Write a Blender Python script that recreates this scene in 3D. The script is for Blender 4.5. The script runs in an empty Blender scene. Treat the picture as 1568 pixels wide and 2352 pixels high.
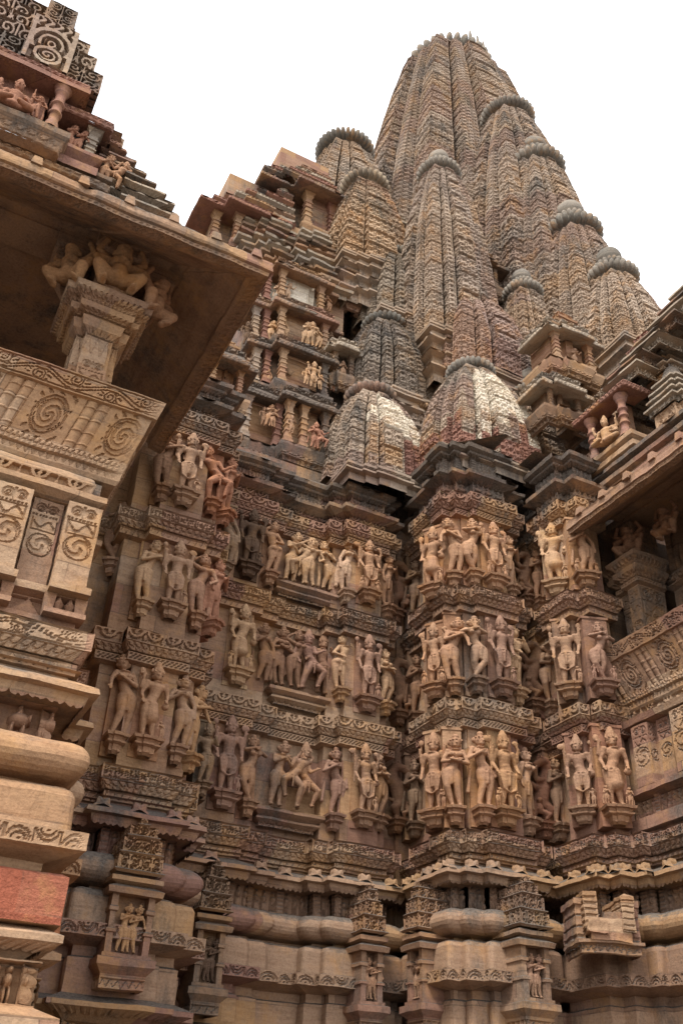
import bpy, math, random
import numpy as np
from mathutils import Matrix, Vector
random.seed(7); rng = np.random.default_rng(7)
S = bpy.context.scene
COL = S.collection
PI = math.pi

# ------------------------------------------------------------------ camera
FPX, YAW, PIT, ROLL = 2221.12, math.radians(26.098), math.radians(34.153), math.radians(2.546)
_f = np.array([math.sin(YAW)*math.cos(PIT), math.cos(YAW)*math.cos(PIT), math.sin(PIT)])
_r = np.array([math.cos(YAW), -math.sin(YAW), 0.0]); _u = np.cross(_r, _f)
_r2 = _r*math.cos(ROLL)+_u*math.sin(ROLL); _u2 = -_r*math.sin(ROLL)+_u*math.cos(ROLL)
EYE = np.array([0, 0, 1.6])
def ray(x, y): return (x-784)*_r2-(y-1176)*_u2+FPX*_f
def atY(x, y, Y): d = ray(x, y); return EYE+d*(Y-EYE[1])/d[1]
def atX(x, y, X): d = ray(x, y); return EYE+d*(X-EYE[0])/d[0]
def atZ(x, y, Z): d = ray(x, y); return EYE+d*(Z-EYE[2])/d[2]
def proj(P):
    d = np.array(P, float)-EYE
    return 784+FPX*(d@_r2)/(d@_f), 1176-FPX*(d@_u2)/(d@_f)
def depth(P): return (np.array(P, float)-EYE)@_f
def zat(X, Y, py, z0=0, z1=45):
    a, b = z0, z1
    for _ in range(40):
        m = (a+b)/2
        if proj((X, Y, m))[1] > py: a = m
        else: b = m
    return a
cam_d = bpy.data.cameras.new('camera'); cam = bpy.data.objects.new('camera', cam_d); COL.objects.link(cam)
cam_d.sensor_fit = 'VERTICAL'; cam_d.sensor_height = 36; cam_d.lens = FPX/2352*36
cam_d.clip_start = 0.05; cam_d.clip_end = 5000
M = Matrix(((_r2[0], _u2[0], -_f[0], 0), (_r2[1], _u2[1], -_f[1], 0), (_r2[2], _u2[2], -_f[2], 1.6), (0, 0, 0, 1)))
cam.matrix_world = M; S.camera = cam

# ------------------------------------------------------------------ light
W = bpy.data.worlds.new('World'); S.world = W; W.use_nodes = True
nt = W.node_tree; nt.nodes.clear()
SUN_EL, SUN_AZ = math.radians(58), math.radians(-125)      # azimuth from +Y clockwise
sky = nt.nodes.new('ShaderNodeTexSky'); sky.sky_type = 'NISHITA'; sky.sun_disc = False
sky.sun_elevation = SUN_EL; sky.sun_rotation = SUN_AZ; sky.dust_density = 4
b1 = nt.nodes.new('ShaderNodeBackground'); b1.inputs[1].default_value = 0.05
b2 = nt.nodes.new('ShaderNodeBackground'); b2.inputs[0].default_value = (1, 1, 1, 1); b2.inputs[1].default_value = 0.95
ad = nt.nodes.new('ShaderNodeAddShader'); out = nt.nodes.new('ShaderNodeOutputWorld')
nt.links.new(sky.outputs[0], b1.inputs[0]); nt.links.new(b1.outputs[0], ad.inputs[0])
nt.links.new(b2.outputs[0], ad.inputs[1]); nt.links.new(ad.outputs[0], out.inputs[0])
sd = bpy.data.lights.new('sun', 'SUN'); sd.energy = 2.1; sd.angle = math.radians(14); sd.color = (1, 0.95, 0.88)
so = bpy.data.objects.new('sun', sd); COL.objects.link(so)
sdir = Vector((math.sin(SUN_AZ)*math.cos(SUN_EL), math.cos(SUN_AZ)*math.cos(SUN_EL), math.sin(SUN_EL)))
so.rotation_euler = sdir.to_track_quat('Z', 'Y').to_euler()
S.view_settings.view_transform = 'Standard'; S.view_settings.look = 'None'
S.view_settings.exposure = 0.76; S.view_settings.gamma = 1
S.cycles.max_bounces = 5; S.cycles.diffuse_bounces = 3

# ------------------------------------------------------------------ materials
class NB:
    def __init__(s, name):
        s.m = bpy.data.materials.new(name); s.m.use_nodes = True; s.t = s.m.node_tree; s.t.nodes.clear()
        s.out = s.t.nodes.new('ShaderNodeOutputMaterial'); s.p = s.t.nodes.new('ShaderNodeBsdfPrincipled')
        s.t.links.new(s.p.outputs[0], s.out.inputs[0])
    def n(s, typ, ins=None, **kw):
        o = s.t.nodes.new(typ)
        for k, v in kw.items(): setattr(o, k, v)
        for k, v in (ins or {}).items():
            if isinstance(v, bpy.types.NodeSocket): s.t.links.new(v, o.inputs[k])
            else: o.inputs[k].default_value = v
        return o
    def math(s, op, a, b=None, c=None, clamp=False):
        i = {0: a}
        if b is not None: i[1] = b
        if c is not None: i[2] = c
        return s.n('ShaderNodeMath', i, operation=op, use_clamp=clamp).outputs[0]
    def mix(s, f, a, b, mode='MIX'):
        o = s.n('ShaderNodeMix', data_type='RGBA', blend_type=mode)
        for idx, v in ((0, f), (6, a), (7, b)):
            if isinstance(v, bpy.types.NodeSocket): s.t.links.new(v, o.inputs[idx])
            else: o.inputs[idx].default_value = v
        return o.outputs[2]
    def ramp(s, f, stops, interp='LINEAR'):
        o = s.n('ShaderNodeValToRGB', {0: f}); cr = o.color_ramp; cr.interpolation = interp
        while len(cr.elements) < len(stops): cr.elements.new(0.5)
        for e, (p, c) in zip(cr.elements, stops):
            e.position = p; e.color = tuple(c)+(1,) if len(c) == 3 else c
        return o.outputs[0]

def stone(name, cols, soot=0.5, soot_z=None, block=(0.62, 0.36), bump=0.25, blockmix=0.8, top=0.6, joint=0.55):
    """weathered sandstone: masonry blocks of different beds, mottling, black lichen and soot patches"""
    b = NB(name)
    geo = b.n('ShaderNodeNewGeometry'); pos = geo.outputs['Position']
    sp = b.n('ShaderNodeSeparateXYZ', {0: pos})
    zc = b.math('FLOOR', b.math('DIVIDE', sp.outputs[2], block[1]))
    wn1 = b.n('ShaderNodeTexWhiteNoise', {'W': zc}, noise_dimensions='1D').outputs['Value']
    xy = b.math('ADD', sp.outputs[0], b.math('MULTIPLY', sp.outputs[1], 0.83))
    xc = b.math('FLOOR', b.math('ADD', b.math('DIVIDE', xy, block[0]), b.math('MULTIPLY', wn1, 7.0)))
    cell = b.n('ShaderNodeCombineXYZ', {0: xc, 1: zc, 2: 3.3})
    wn = b.n('ShaderNodeTexWhiteNoise', {0: cell.outputs[0]}, noise_dimensions='3D')
    bc = b.ramp(wn.outputs['Value'], [(i/(len(cols)-1)*0.999, c) for i, c in enumerate(cols)], 'CONSTANT' if len(cols) > 4 else 'LINEAR')
    mid = cols[len(cols)//2]
    n1 = b.n('ShaderNodeTexNoise', {0: pos, 'Scale': 1.1, 'Detail': 5, 'Roughness': 0.65}).outputs[0]
    n1c = b.ramp(n1, [(0.25, cols[0]), (0.5, mid), (0.78, cols[-1])])
    c = b.mix(blockmix, n1c, bc)
    # bedding streaks
    mp = b.n('ShaderNodeMapping', {0: pos}); mp.inputs['Scale'].default_value = (2.5, 2.5, 22)
    n2 = b.n('ShaderNodeTexNoise', {0: mp.outputs[0], 'Scale': 1.0, 'Detail': 4, 'Roughness': 0.7}).outputs[0]
    c = b.mix(0.8, c, b.ramp(n2, [(0.3, (0.72, 0.66, 0.62)), (0.55, (1, 1, 1)), (0.75, (1.12, 1.05, 0.96))]), 'MULTIPLY')
    n3 = b.n('ShaderNodeTexNoise', {0: pos, 'Scale': 38, 'Detail': 5, 'Roughness': 0.75}).outputs[0]
    c = b.mix(0.75, c, b.ramp(n3, [(0.3, (0.62, 0.6, 0.58)), (0.52, (1, 1, 1)), (0.72, (1.2, 1.18, 1.12))]), 'MULTIPLY')
    if joint:
        jz = b.math('FRACT', b.math('DIVIDE', sp.outputs[2], block[1])); jx = b.math('FRACT', b.math('ADD', b.math('DIVIDE', xy, block[0]), b.math('MULTIPLY', wn1, 7.0)))
        jl = b.math('MAXIMUM', b.math('LESS_THAN', jz, 0.012/block[1]), b.math('LESS_THAN', jx, 0.010/block[0]))
        jn = b.n('ShaderNodeTexNoise', {0: pos, 'Scale': 2.6, 'Detail': 3}).outputs[0]
        c = b.mix(b.math('MULTIPLY', b.math('MULTIPLY', jl, joint), b.ramp(jn, [(0.38, (0, 0, 0)), (0.6, (1, 1, 1))])), c, (0.07, 0.05, 0.04, 1))
    # ochre bloom
    n6 = b.n('ShaderNodeTexNoise', {0: pos, 'Scale': 2.3, 'Detail': 6, 'Roughness': 0.7}).outputs[0]
    c = b.mix(b.math('MULTIPLY', b.ramp(n6, [(0.52, (0, 0, 0)), (0.66, (1, 1, 1))]), 0.5), c, (0.46, 0.25, 0.10, 1))
    # soot and lichen: patches, vertical runs, tops of ledges
    mp2 = b.n('ShaderNodeMapping', {0: pos}); mp2.inputs['Scale'].default_value = (3.4, 3.4, 0.8)
    n4 = b.n('ShaderNodeTexNoise', {0: mp2.outputs[0], 'Scale': 1, 'Detail': 7, 'Roughness': 0.72}).outputs[0]
    n5 = b.n('ShaderNodeTexNoise', {0: pos, 'Scale': 0.75, 'Detail': 6, 'Roughness': 0.65}).outputs[0]
    nz = b.n('ShaderNodeSeparateXYZ', {0: geo.outputs['Normal']}).outputs[2]
    up = b.math('MULTIPLY', b.math('SUBTRACT', nz, 0.25, clamp=True), top)
    m = b.math('ADD', b.math('ADD', b.math('MULTIPLY', n4, 0.55), b.math('MULTIPLY', n5, 0.6)), b.math('MULTIPLY', up, 0.35))
    if soot_z:
        lo, hi, amt = soot_z
        w = b.n('ShaderNodeMapRange', {0: sp.outputs[2], 1: lo, 2: lo+1.0, 3: 0.0, 4: amt}, clamp=True).outputs[0]
        w2 = b.n('ShaderNodeMapRange', {0: sp.outputs[2], 1: hi, 2: hi+1.2, 3: 1.0, 4: 0.25}, clamp=True).outputs[0]
        m = b.math('ADD', m, b.math('MULTIPLY', w, w2))
    m = b.ramp(m, [(0.66-0.12*soot, (0, 0, 0)), (0.80-0.12*soot, (1, 1, 1))])
    m = b.math('MULTIPLY', m, 0.85)
    sootc = b.ramp(n3, [(0.35, (0.045, 0.042, 0.04)), (0.65, (0.15, 0.14, 0.125))])
    c = b.mix(m, c, sootc)
    oi = b.n('ShaderNodeObjectInfo')
    c = b.mix(1.0, c, oi.outputs['Color'], 'MULTIPLY')
    b.t.links.new(c, b.p.inputs['Base Color'])
    b.p.inputs['Roughness'].default_value = 0.92; b.p.inputs['Specular IOR Level'].default_value = 0.15
    vor = b.n('ShaderNodeTexVoronoi', {0: pos, 'Scale': 60}).outputs[0]
    hh = b.math('ADD', b.math('MULTIPLY', n3, 0.7), b.math('ADD', b.math('MULTIPLY', n2, 0.35), b.math('MULTIPLY', vor, 0.2)))
    bp = b.n('ShaderNodeBump', {'Strength': bump, 'Distance': 0.05, 'Height': hh})
    b.t.links.new(bp.outputs[0], b.p.inputs['Normal'])
    return b.m
# real sandstone colours (linear)
TAN = (0.40, 0.265, 0.175); PINK = (0.34, 0.205, 0.15); OCH = (0.42, 0.26, 0.135); ROSE = (0.27, 0.145, 0.115)
PALE = (0.50, 0.41, 0.30); BUFF = (0.44, 0.32, 0.22); BRN = (0.27, 0.17, 0.115); MAUVE = (0.22, 0.135, 0.11); GREY = (0.25, 0.22, 0.18); BUF2 = (0.37, 0.29, 0.205)
M_WALL = stone('weathered_sandstone', [BRN, TAN, PINK, OCH, (0.36, 0.215, 0.13), BUFF, ROSE, TAN], 0.55, (8.8, 12.5, 0.13), blockmix=0.62, top=1.3)
M_BASE = stone('plinth_sandstone', [TAN, PINK, OCH, BRN, TAN, ROSE, GREY], 0.55, None, (0.9, 0.3), blockmix=0.75, top=0.9)
M_SPIRE = stone('spire_sandstone', [(.31, .225, .18), (.44, .36, .275), (.37, .31, .25), (.50, .42, .325), BUF2, (.36, .26, .20), (.44, .32, .205), (.39, .33, .27), (.47, .385, .29), (.30, .22, .18)], 0.62, None, (0.6, 0.8), blockmix=0.55, joint=0)
M_DISC = stone('weathered_disc_stone', [(.20, .18, .155), (.30, .265, .22), (.15, .14, .12)], 0.5, None, joint=0)
M_PALE = stone('pale_new_sandstone', [(0.74, 0.68, 0.57), (0.66, 0.58, 0.46), (0.8, 0.74, 0.63)], 0.05, None, blockmix=0.5, top=0.2)
M_ROSE = stone('rose_sandstone', [ROSE, (0.31, 0.16, 0.115), MAUVE], 0.15, None, blockmix=0.5)
M_GOLD = stone('golden_sandstone', [(0.43, 0.285, 0.165), (0.39, 0.235, 0.12), (0.46, 0.33, 0.21), (0.37, 0.215, 0.14), (0.42, 0.29, 0.18), TAN], 0.12, None, (1.1, 0.28), blockmix=0.6, top=0.4)
M_RED = stone('red_sandstone', [(0.37, 0.12, 0.07), (0.34, 0.105, 0.065), (0.4, 0.15, 0.09)], 0.15, None, (0.8, 0.4), 0.5, top=0.3)
M_DARK = stone('soot_and_shade_sandstone', [(0.16, 0.11, 0.08), (0.26, 0.17, 0.11), (0.33, 0.2, 0.12)], 0.9, None, blockmix=0.5)  # sooted stone; on the right balcony pilaster its dark colour stands in for shadow
M_EAVE = stone('eave_sandstone', [(0.20, 0.12, 0.085), (0.40, 0.25, 0.155), (0.30, 0.195, 0.135)], 0.5, None, (1.7, 1.5), blockmix=0.35)
M_FIG = stone('statue_sandstone', [PINK, TAN, (0.37, 0.24, 0.165)], 0.12, None, (3, 3), 0.35, blockmix=0.2, top=0.25, joint=0)
M_MOSS = stone('greyed_sandstone', [(0.35, 0.30, 0.24), (0.45, 0.37, 0.28), (0.28, 0.24, 0.2)], 0.5, None)

# ------------------------------------------------------------------ mesh builder
_K = rng.normal(size=(10, 3)); _K = _K/np.linalg.norm(_K, axis=1)[:, None]*np.array([3, 5, 8, 13, 19, 27, 38, 50, 63, 80])[:, None]
_A = np.array([1, 1, .9, .8, .7, .6, .5, .4, .35, .3]); _A = _A/_A.sum()
_PH = rng.uniform(0, 6.28, (3, 10))
def wear(P, amp):
    if amp <= 0: return P
    D = P@_K.T
    return P+amp*np.stack([(np.sin(D+_PH[i])*_A).sum(1) for i in range(3)], 1)*2.2
OFF = {}
class MB:
    def __init__(s): s.V = []; s.F = []; s.MI = []; s.SM = []; s.n = 0; s.mats = []
    def mi(s, m):
        if m not in s.mats: s.mats.append(m)
        return s.mats.index(m)
    def add(s, V, F, mat, smooth=False, w=0.006):
        V = wear(np.asarray(V, float).reshape(-1, 3), w); F = np.asarray(F, int)
        s.V.append(V); s.F.append(F+s.n); s.n += len(V)
        s.MI.append(np.full(len(F), s.mi(mat)) if not isinstance(mat, np.ndarray) else mat); s.SM.append(np.full(len(F), smooth))
    def grid(s, P, mat, smooth=False, w=0.006, flip=False):
        nu, nv = P.shape[:2]
        i = np.arange(nu*nv).reshape(nu, nv)
        q = np.stack([i[:-1, :-1], i[1:, :-1], i[1:, 1:], i[:-1, 1:]], -1).reshape(-1, 4)
        if flip: q = q[:, ::-1]
        s.add(P.reshape(-1, 3), q, mat, smooth, w)
    def box(s, a, b, mat, w=0.006, rotz=0, org=None, taper=0):
        x0, y0, z0 = a; x1, y1, z1 = b
        t = taper
        v = np.array([(x0, y0, z0), (x1, y0, z0), (x1, y1, z0), (x0, y1, z0), (x0+t, y0+t, z1), (x1-t, y0+t, z1), (x1-t, y1-t, z1), (x0+t, y1-t, z1)], float)
        if rotz:
            o = np.array(org if org is not None else ((x0+x1)/2, (y0+y1)/2, 0)); c, n = math.cos(rotz), math.sin(rotz)
            d = v-o; v = np.stack([d[:, 0]*c-d[:, 1]*n, d[:, 0]*n+d[:, 1]*c, d[:, 2]], 1)+o
        s.add(v, [(0, 3, 2, 1), (4, 5, 6, 7), (0, 1, 5, 4), (1, 2, 6, 5), (2, 3, 7, 6), (3, 0, 4, 7)], mat, False, w)
    def lathe(s, c, prof, n, mat, ribs=0, ribamp=0.0, smooth=True, w=0.004, caps=True):
        prof = np.array(prof, float); th = np.linspace(0, 2*PI, n+1)
        rr = 1-ribamp*np.abs(np.cos(th*ribs/2))**4 if ribs else np.ones(n+1)
        R = prof[:, 0][None, :]*rr[:, None]
        P = np.stack([c[0]+R*np.cos(th)[:, None], c[1]+R*np.sin(th)[:, None], c[2]+np.broadcast_to(prof[:, 1], R.shape)], -1)
        s.grid(P, mat, smooth, w)
    def build(s, name, parent=None, **props):
        me = bpy.data.meshes.new(name)
        V = np.concatenate(s.V); 
        off = np.zeros(3)
        if parent is not None: off = np.array(parent.location) if parent.name not in OFF else OFF[parent.name]
        V = V-off
        F4 = [f for f in s.F]
        sizes = np.concatenate([np.full(len(f), f.shape[1]) for f in F4]); loops = np.concatenate([f.ravel() for f in F4])
        me.vertices.add(len(V)); me.vertices.foreach_set('co', V.ravel())
        me.loops.add(len(loops)); me.loops.foreach_set('vertex_index', loops.astype(np.int32))
        me.polygons.add(len(sizes)); st = np.concatenate([[0], np.cumsum(sizes)[:-1]])
        me.polygons.foreach_set('loop_start', st.astype(np.int32)); me.polygons.foreach_set('loop_total', sizes.astype(np.int32))
        me.polygons.foreach_set('material_index', np.concatenate(s.MI).astype(np.int32))
        me.polygons.foreach_set('use_smooth', np.concatenate(s.SM))
        for m in s.mats: me.materials.append(m)
        me.update(calc_edges=True)
        o = bpy.data.objects.new(name, me); COL.objects.link(o)
        if parent is not None: o.parent = parent
        for k, v in props.items(): o[k] = v
        return o
LABELS = set()
def thing(name, label, cat, loc=(0, 0, 0), group=None, rotz=0):
    o = bpy.data.objects.new(name, None); COL.objects.link(o); o.empty_display_size = 0.2
    o.location = loc; o.rotation_euler = (0, 0, rotz); o['label'] = label; o['category'] = cat
    if group: o['group'] = group
    if label in LABELS: print('DUP LABEL', label)
    if len(label.split()) > 16: print('LONG', len(label.split()), label)
    LABELS.add(label)
    return o

# ------------------------------------------------------------------ carving patterns: (U, V, L, H) in metres -> relief
def _in(U, V, L, H, m): return (U > m) & (U < L-m) & (V > m) & (V < H-m)
def p_scroll(lam=0.42, d=0.022, frame=0.14):
    def f(U, V, L, H):
        if L < H*0.9: return p_rosette(d)(U, V, L, H)
        n = max(1, round(L/lam)); l = L/n; t = 2*PI*U/l; y = V/H-0.5
        vd = np.abs(y-0.25*np.sin(t)); vine = np.abs(vd-.085) < .028
        k = np.floor(U/(l/2)); cx = (k+0.5)*l/2; sg = np.where(k % 2 == 0, 1, -1)
        dx = (U-cx)/H; dy = (y+0.16*sg)*sg; r = np.hypot(dx, dy); th = np.arctan2(dy, dx)
        sp = (np.mod(r/0.14+th/(2*PI), 1) < 0.36) & (r < 0.34) & (vd > .12) & (r > .05)
        fan = (np.mod(th*2.2+r*2, 1) < 0.28) & (r > 0.36) & (r < .62) & (vd > .13) & (np.abs(y) < .40)
        fr = _in(U, V, L, H, .07*H) & ~_in(U, V, L, H, .105*H)
        return np.where(((vine | sp | fan) & _in(U, V, L, H, .12*H)) | fr, -d, 0.0)
    return f
def p_rosette(d=0.02):
    def f(U, V, L, H):
        r = np.hypot(U-L/2, V-H/2)/min(L, H); th = np.arctan2(V-H/2, U-L/2)
        up = (np.mod(r/0.17+th/(2*PI), 1) < 0.45) & (r < .42)
        return np.where(_in(U, V, L, H, 0.14*H) & ~up, -d, 0.0)
    return f
def p_garland(lam=0.2, d=0.03):
    def f(U, V, L, H):
        n = max(1, round(L/lam)); l = L/n; x = (np.mod(U/l, 1)-0.5); y = V/H
        rr = np.hypot(x*l/H, y-0.92); arc = np.abs(rr-0.5) < 0.12
        bud = np.hypot((np.abs(x)-0.5)*l/H, (y-0.38)*0.7) < 0.16
        dot = np.hypot(x*l/H, (y-0.72)) < 0.15
        stem = (np.abs(np.abs(x)-0.5)*l/H < 0.05) & (y > .4)
        return np.where(_in(U, V, L, H, 0.10*H) & ~(arc | bud | dot | stem), -d, 0.0)
    return f
def p_petal(p=0.09, d=0.022):
    def f(U, V, L, H):
        n = max(1, round(L/p)); x = np.mod(U*n/L, 1)-0.5; y = V/H
        return d*np.sqrt(np.clip(1-4*x*x, 0, 1))*np.clip(1.4-y, 0, 1)-d*0.7*(np.abs(np.hypot(x, (y-1)*.7)-0.42) < 0.07)
    return f
def p_zig(p=0.075, d=0.02):
    def f(U, V, L, H):
        n = max(1, round(L/p)); x = np.abs(np.mod(U*n/L, 1)-0.5)*2; y = V/H
        return np.where((y < 0.12) | (y > 0.92) | (y < 0.12+0.78*(1-x)), 0.0, -d)
    return f
def p_dash(p=0.05, d=0.022, rows=3):
    def f(U, V, L, H):
        y = V/H*(rows+0.6)-0.3; r = np.floor(y); fy = y-r; x = np.mod(U/p+0.5*(r % 2), 1)
        hole = (x > 0.3) & (x < 0.85) & (fy > 0.25) & (fy < 0.8) & (r >= 0) & (r < rows)
        return np.where(hole & (U > .02) & (U < L-.02), -d, 0.0)
    return f
def p_pillow(R=0.05):
    def f(U, V, L, H):
        r = min(R, L*0.45); e = np.clip(np.minimum(U, L-U)/r, 0, 1)
        return -R*(1-np.sqrt(np.clip(1-(1-e)**2, 0, 1)))
    return f
def p_leaf(p=0.22, d=0.02):
    def f(U, V, L, H):
        n = max(1, round(L/p)); x = np.mod(U*n/L, 1)-0.5; y = V/H; k = np.floor(U*n/L) % 2
        yy = np.where(k == 0, y, 1-y); r = np.hypot(x*p/H*1.1, yy-.05)
        a = (np.abs(r-.72) < .07) | (np.abs(r-.45) < .055) | (r < .17)
        e = np.abs(np.abs(x)-.5)*p/H < .05
        return np.where((a | e) & (y > .1) & (y < .9), -d, 0.0)
    return f
def p_bands(n=5, d=0.02):
    def f(U, V, L, H): return np.where(np.mod(V/H*n, 1) < 0.22, -d, 0.0)
    return f
def p_block(L0=0.7, j=0.008):
    ph = rng.uniform(0, 50)
    def f(U, V, L, H):
        k = np.floor((U+ph)/L0); v = np.modf(np.sin(k*12.9898+ph)*43758.5)[0]
        g = np.mod(U+ph, L0); return v*j-0.010*((g < 0.012) & (U > .03) & (U < L-.03))
    return f
def p_frieze(d=0.07, kind='people'):
    s0 = rng.uniform(0, 99)
    def f(U, V, L, H):
        h = np.full(U.shape, -d); y = V/H; cw = H*0.36 if kind == 'people' else H*0.85
        k = np.floor(U/cw); x = np.mod(U/cw, 1)-0.5; r = np.abs(np.modf(np.sin(k*78.2+s0)*437.5)[0]); x = x-(r-.5)*.3
        X = x*cw/H
        def el(cx, cy, rx, ry, a): 
            q = ((X-cx)/rx)**2+((y-cy)/ry)**2; return -d+a*np.sqrt(np.clip(1-q, 0, 1))
        parts = [(0, .8, .08, .1, d*.9), (0.02*(r-.5), .56, .11, .18, d), (.06, .25, .05, .27, d*.8), (-.06, .25, .05, .27, d*.8), (.14*(r-.3), .55, .05, .14, d*.9)] if kind == 'people' else \
                [(0, .5, .3, .22, d*1.1), (.3, .55, .13, .17, d*1.1), (.38, .32, .05, .2, d), (-.18, .2, .07, .22, d), (.14, .2, .07, .22, d), (-.02, .82, .07, .1, d*.8), (-.02, .68, .09, .12, d)]
        for p in parts: h = np.maximum(h, el(*p))
        h = np.where((y < .06) | (y > .95), 0, h)
        pil = (np.mod(k, 4) == 0) & (kind == 'people') & (r < .4)
        return np.where(pil, -d*.15-.01*(np.mod(y*6, 1) < .3), h)
    return f
def p_jali(c=0.16, d=0.03):
    def f(U, V, L, H):
        nx = max(1, round(L/c)); cx = L/nx; ny = max(1, round(H/c)); cy = H/ny
        r = np.floor(V/cy); x = np.mod(U/cx, 1)-0.5; y = np.mod(V/cy, 1)-0.5
        rr = np.hypot(x, y+0.02)
        hole = (rr < 0.15)
        groove = (np.abs(rr-0.31) < 0.045) & (y > -0.12)
        side = (np.abs(np.abs(x)-0.43) < 0.07) & (np.abs(y+0.2) < 0.14) | (np.abs(np.abs(x)-0.32) < .06) & (np.abs(y+.33) < .05)
        s2 = (np.abs(np.abs(x)-0.40) < 0.05) & (np.abs(y-0.33) < 0.10)
        line = np.abs(y-0.48) < 0.035
        return np.where(hole, -d*1.3, np.where(groove | side | s2, -d, np.where(line, -d*.7, 0.0)))
    return f
def p_course(p=0.12, d=0.05, every=6):
    def f(U, V, L, H):
        n = max(3, round(H/p)); v = V*n/H; k = np.floor(v); t = v-k
        big = np.mod(k, every) == every-1
        base = np.where(t < 0.55, 0.0, np.where(t < 0.85, -d*.9, -d*0.4))
        am = d*0.7*np.sqrt(np.clip(1-(2*t-1)**2, 0, 1))-d*.4*(np.mod(U/0.05, 1) < .25)
        x = np.abs(np.mod(U/(p*.9), 1)-.5)
        return np.where(big, am, base)
    return f
def p_rib(p=0.4, d=0.03):
    def f(U, V, L, H):
        t = np.mod(V/p, 1); return np.where(t < .10, d, np.where((t > .90), -d, 0.0))
    return f
def p_tracery(c=0.3, d=0.06):
    def f(U, V, L, H):
        nx = max(1, round(L/c)); cx = L/nx; ny = max(1, round(H/c)); cy = H/ny
        k = np.floor(U/cx)+np.floor(V/cy); x = (np.mod(U/cx, 1)-0.5)*np.where(k % 2 == 0, 1, -1); y = np.mod(V/cy, 1)-0.5
        r = np.hypot(x, y); th = np.arctan2(y, x)
        sp = (np.mod(r/0.26+th/(2*PI), 1) < 0.5) & (r < 0.46)
        diag = np.abs(x-y*.8) < .07
        edge = (np.abs(np.abs(x)-.5) < .05)
        return np.where(sp | edge | diag & (r > .3), 0.0, -d)
    return f
def p_medal(d=0.018):
    """upright panel: plain foot, round scroll medallion, S-scroll box, leafy top"""
    def f(U, V, L, H):
        x = (U-L/2)/L; yy = V/H; y = (V-.46*H)/L; r = np.hypot(x, y); th = np.arctan2(y, x)
        ring = np.abs(r-.40) < .025; sp = (np.sin(th*2+r*22) > .2) & (r < .35) & (r > .05)
        xb = x; yb = (V-.70*H)/L; box = (np.maximum(np.abs(xb)/.42, np.abs(yb)/.24) > .9) & (np.maximum(np.abs(xb)/.42, np.abs(yb)/.24) < 1)
        ss = (np.abs(yb-.13*np.sin(xb*11)) < .045) & (np.abs(xb) < .36)
        yt = (V-.9*H)/L; rt = np.hypot(np.abs(x)-.2, yt); lf = (np.abs(rt-.14) < .035) | (np.abs(rt-.05) < .02) | (np.abs(x) < .03) & (np.abs(yt) < .2)
        dots = (np.abs(yy-.80) < .012) & (np.mod(x*9, 1) < .6)
        return np.where((ring | sp | box | ss | lf | dots) & (np.abs(x) < .45) & (yy > .2), -d, 0.0)
    return f
def p_shoe(d=.08):
    """tall gable panel: horseshoe arch with a coiled disc, ribbons above"""
    def f(U, V, L, H):
        x = (U-L/2)/L; y = V/L; r = np.hypot(x, y-.32); th = np.arctan2(y-.32, x)
        up = (np.abs(r-.27) < .045) | (np.mod(r/.12+th/(2*PI), 1) < .5) & (r < .2)
        r2 = np.hypot(x, (y-.75)*.8); up |= (np.abs(r2-.42) < .05) & (y > .45) | (np.abs(r2-.25) < .035) & (y > .6) | (np.mod(r2/.1+th/PI, 1) < .5) & (r2 < .16)
        up |= (np.abs(np.abs(x)-.45) < .05) | (y > 1.25) & (np.mod(x*5+np.sin(y*20)*.3, 1) < .5)
        return np.where(up, 0, -d)
    return f
def comb(*fs):
    return lambda U, V, L, H: sum(f(U, V, L, H) for f in fs)

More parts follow.
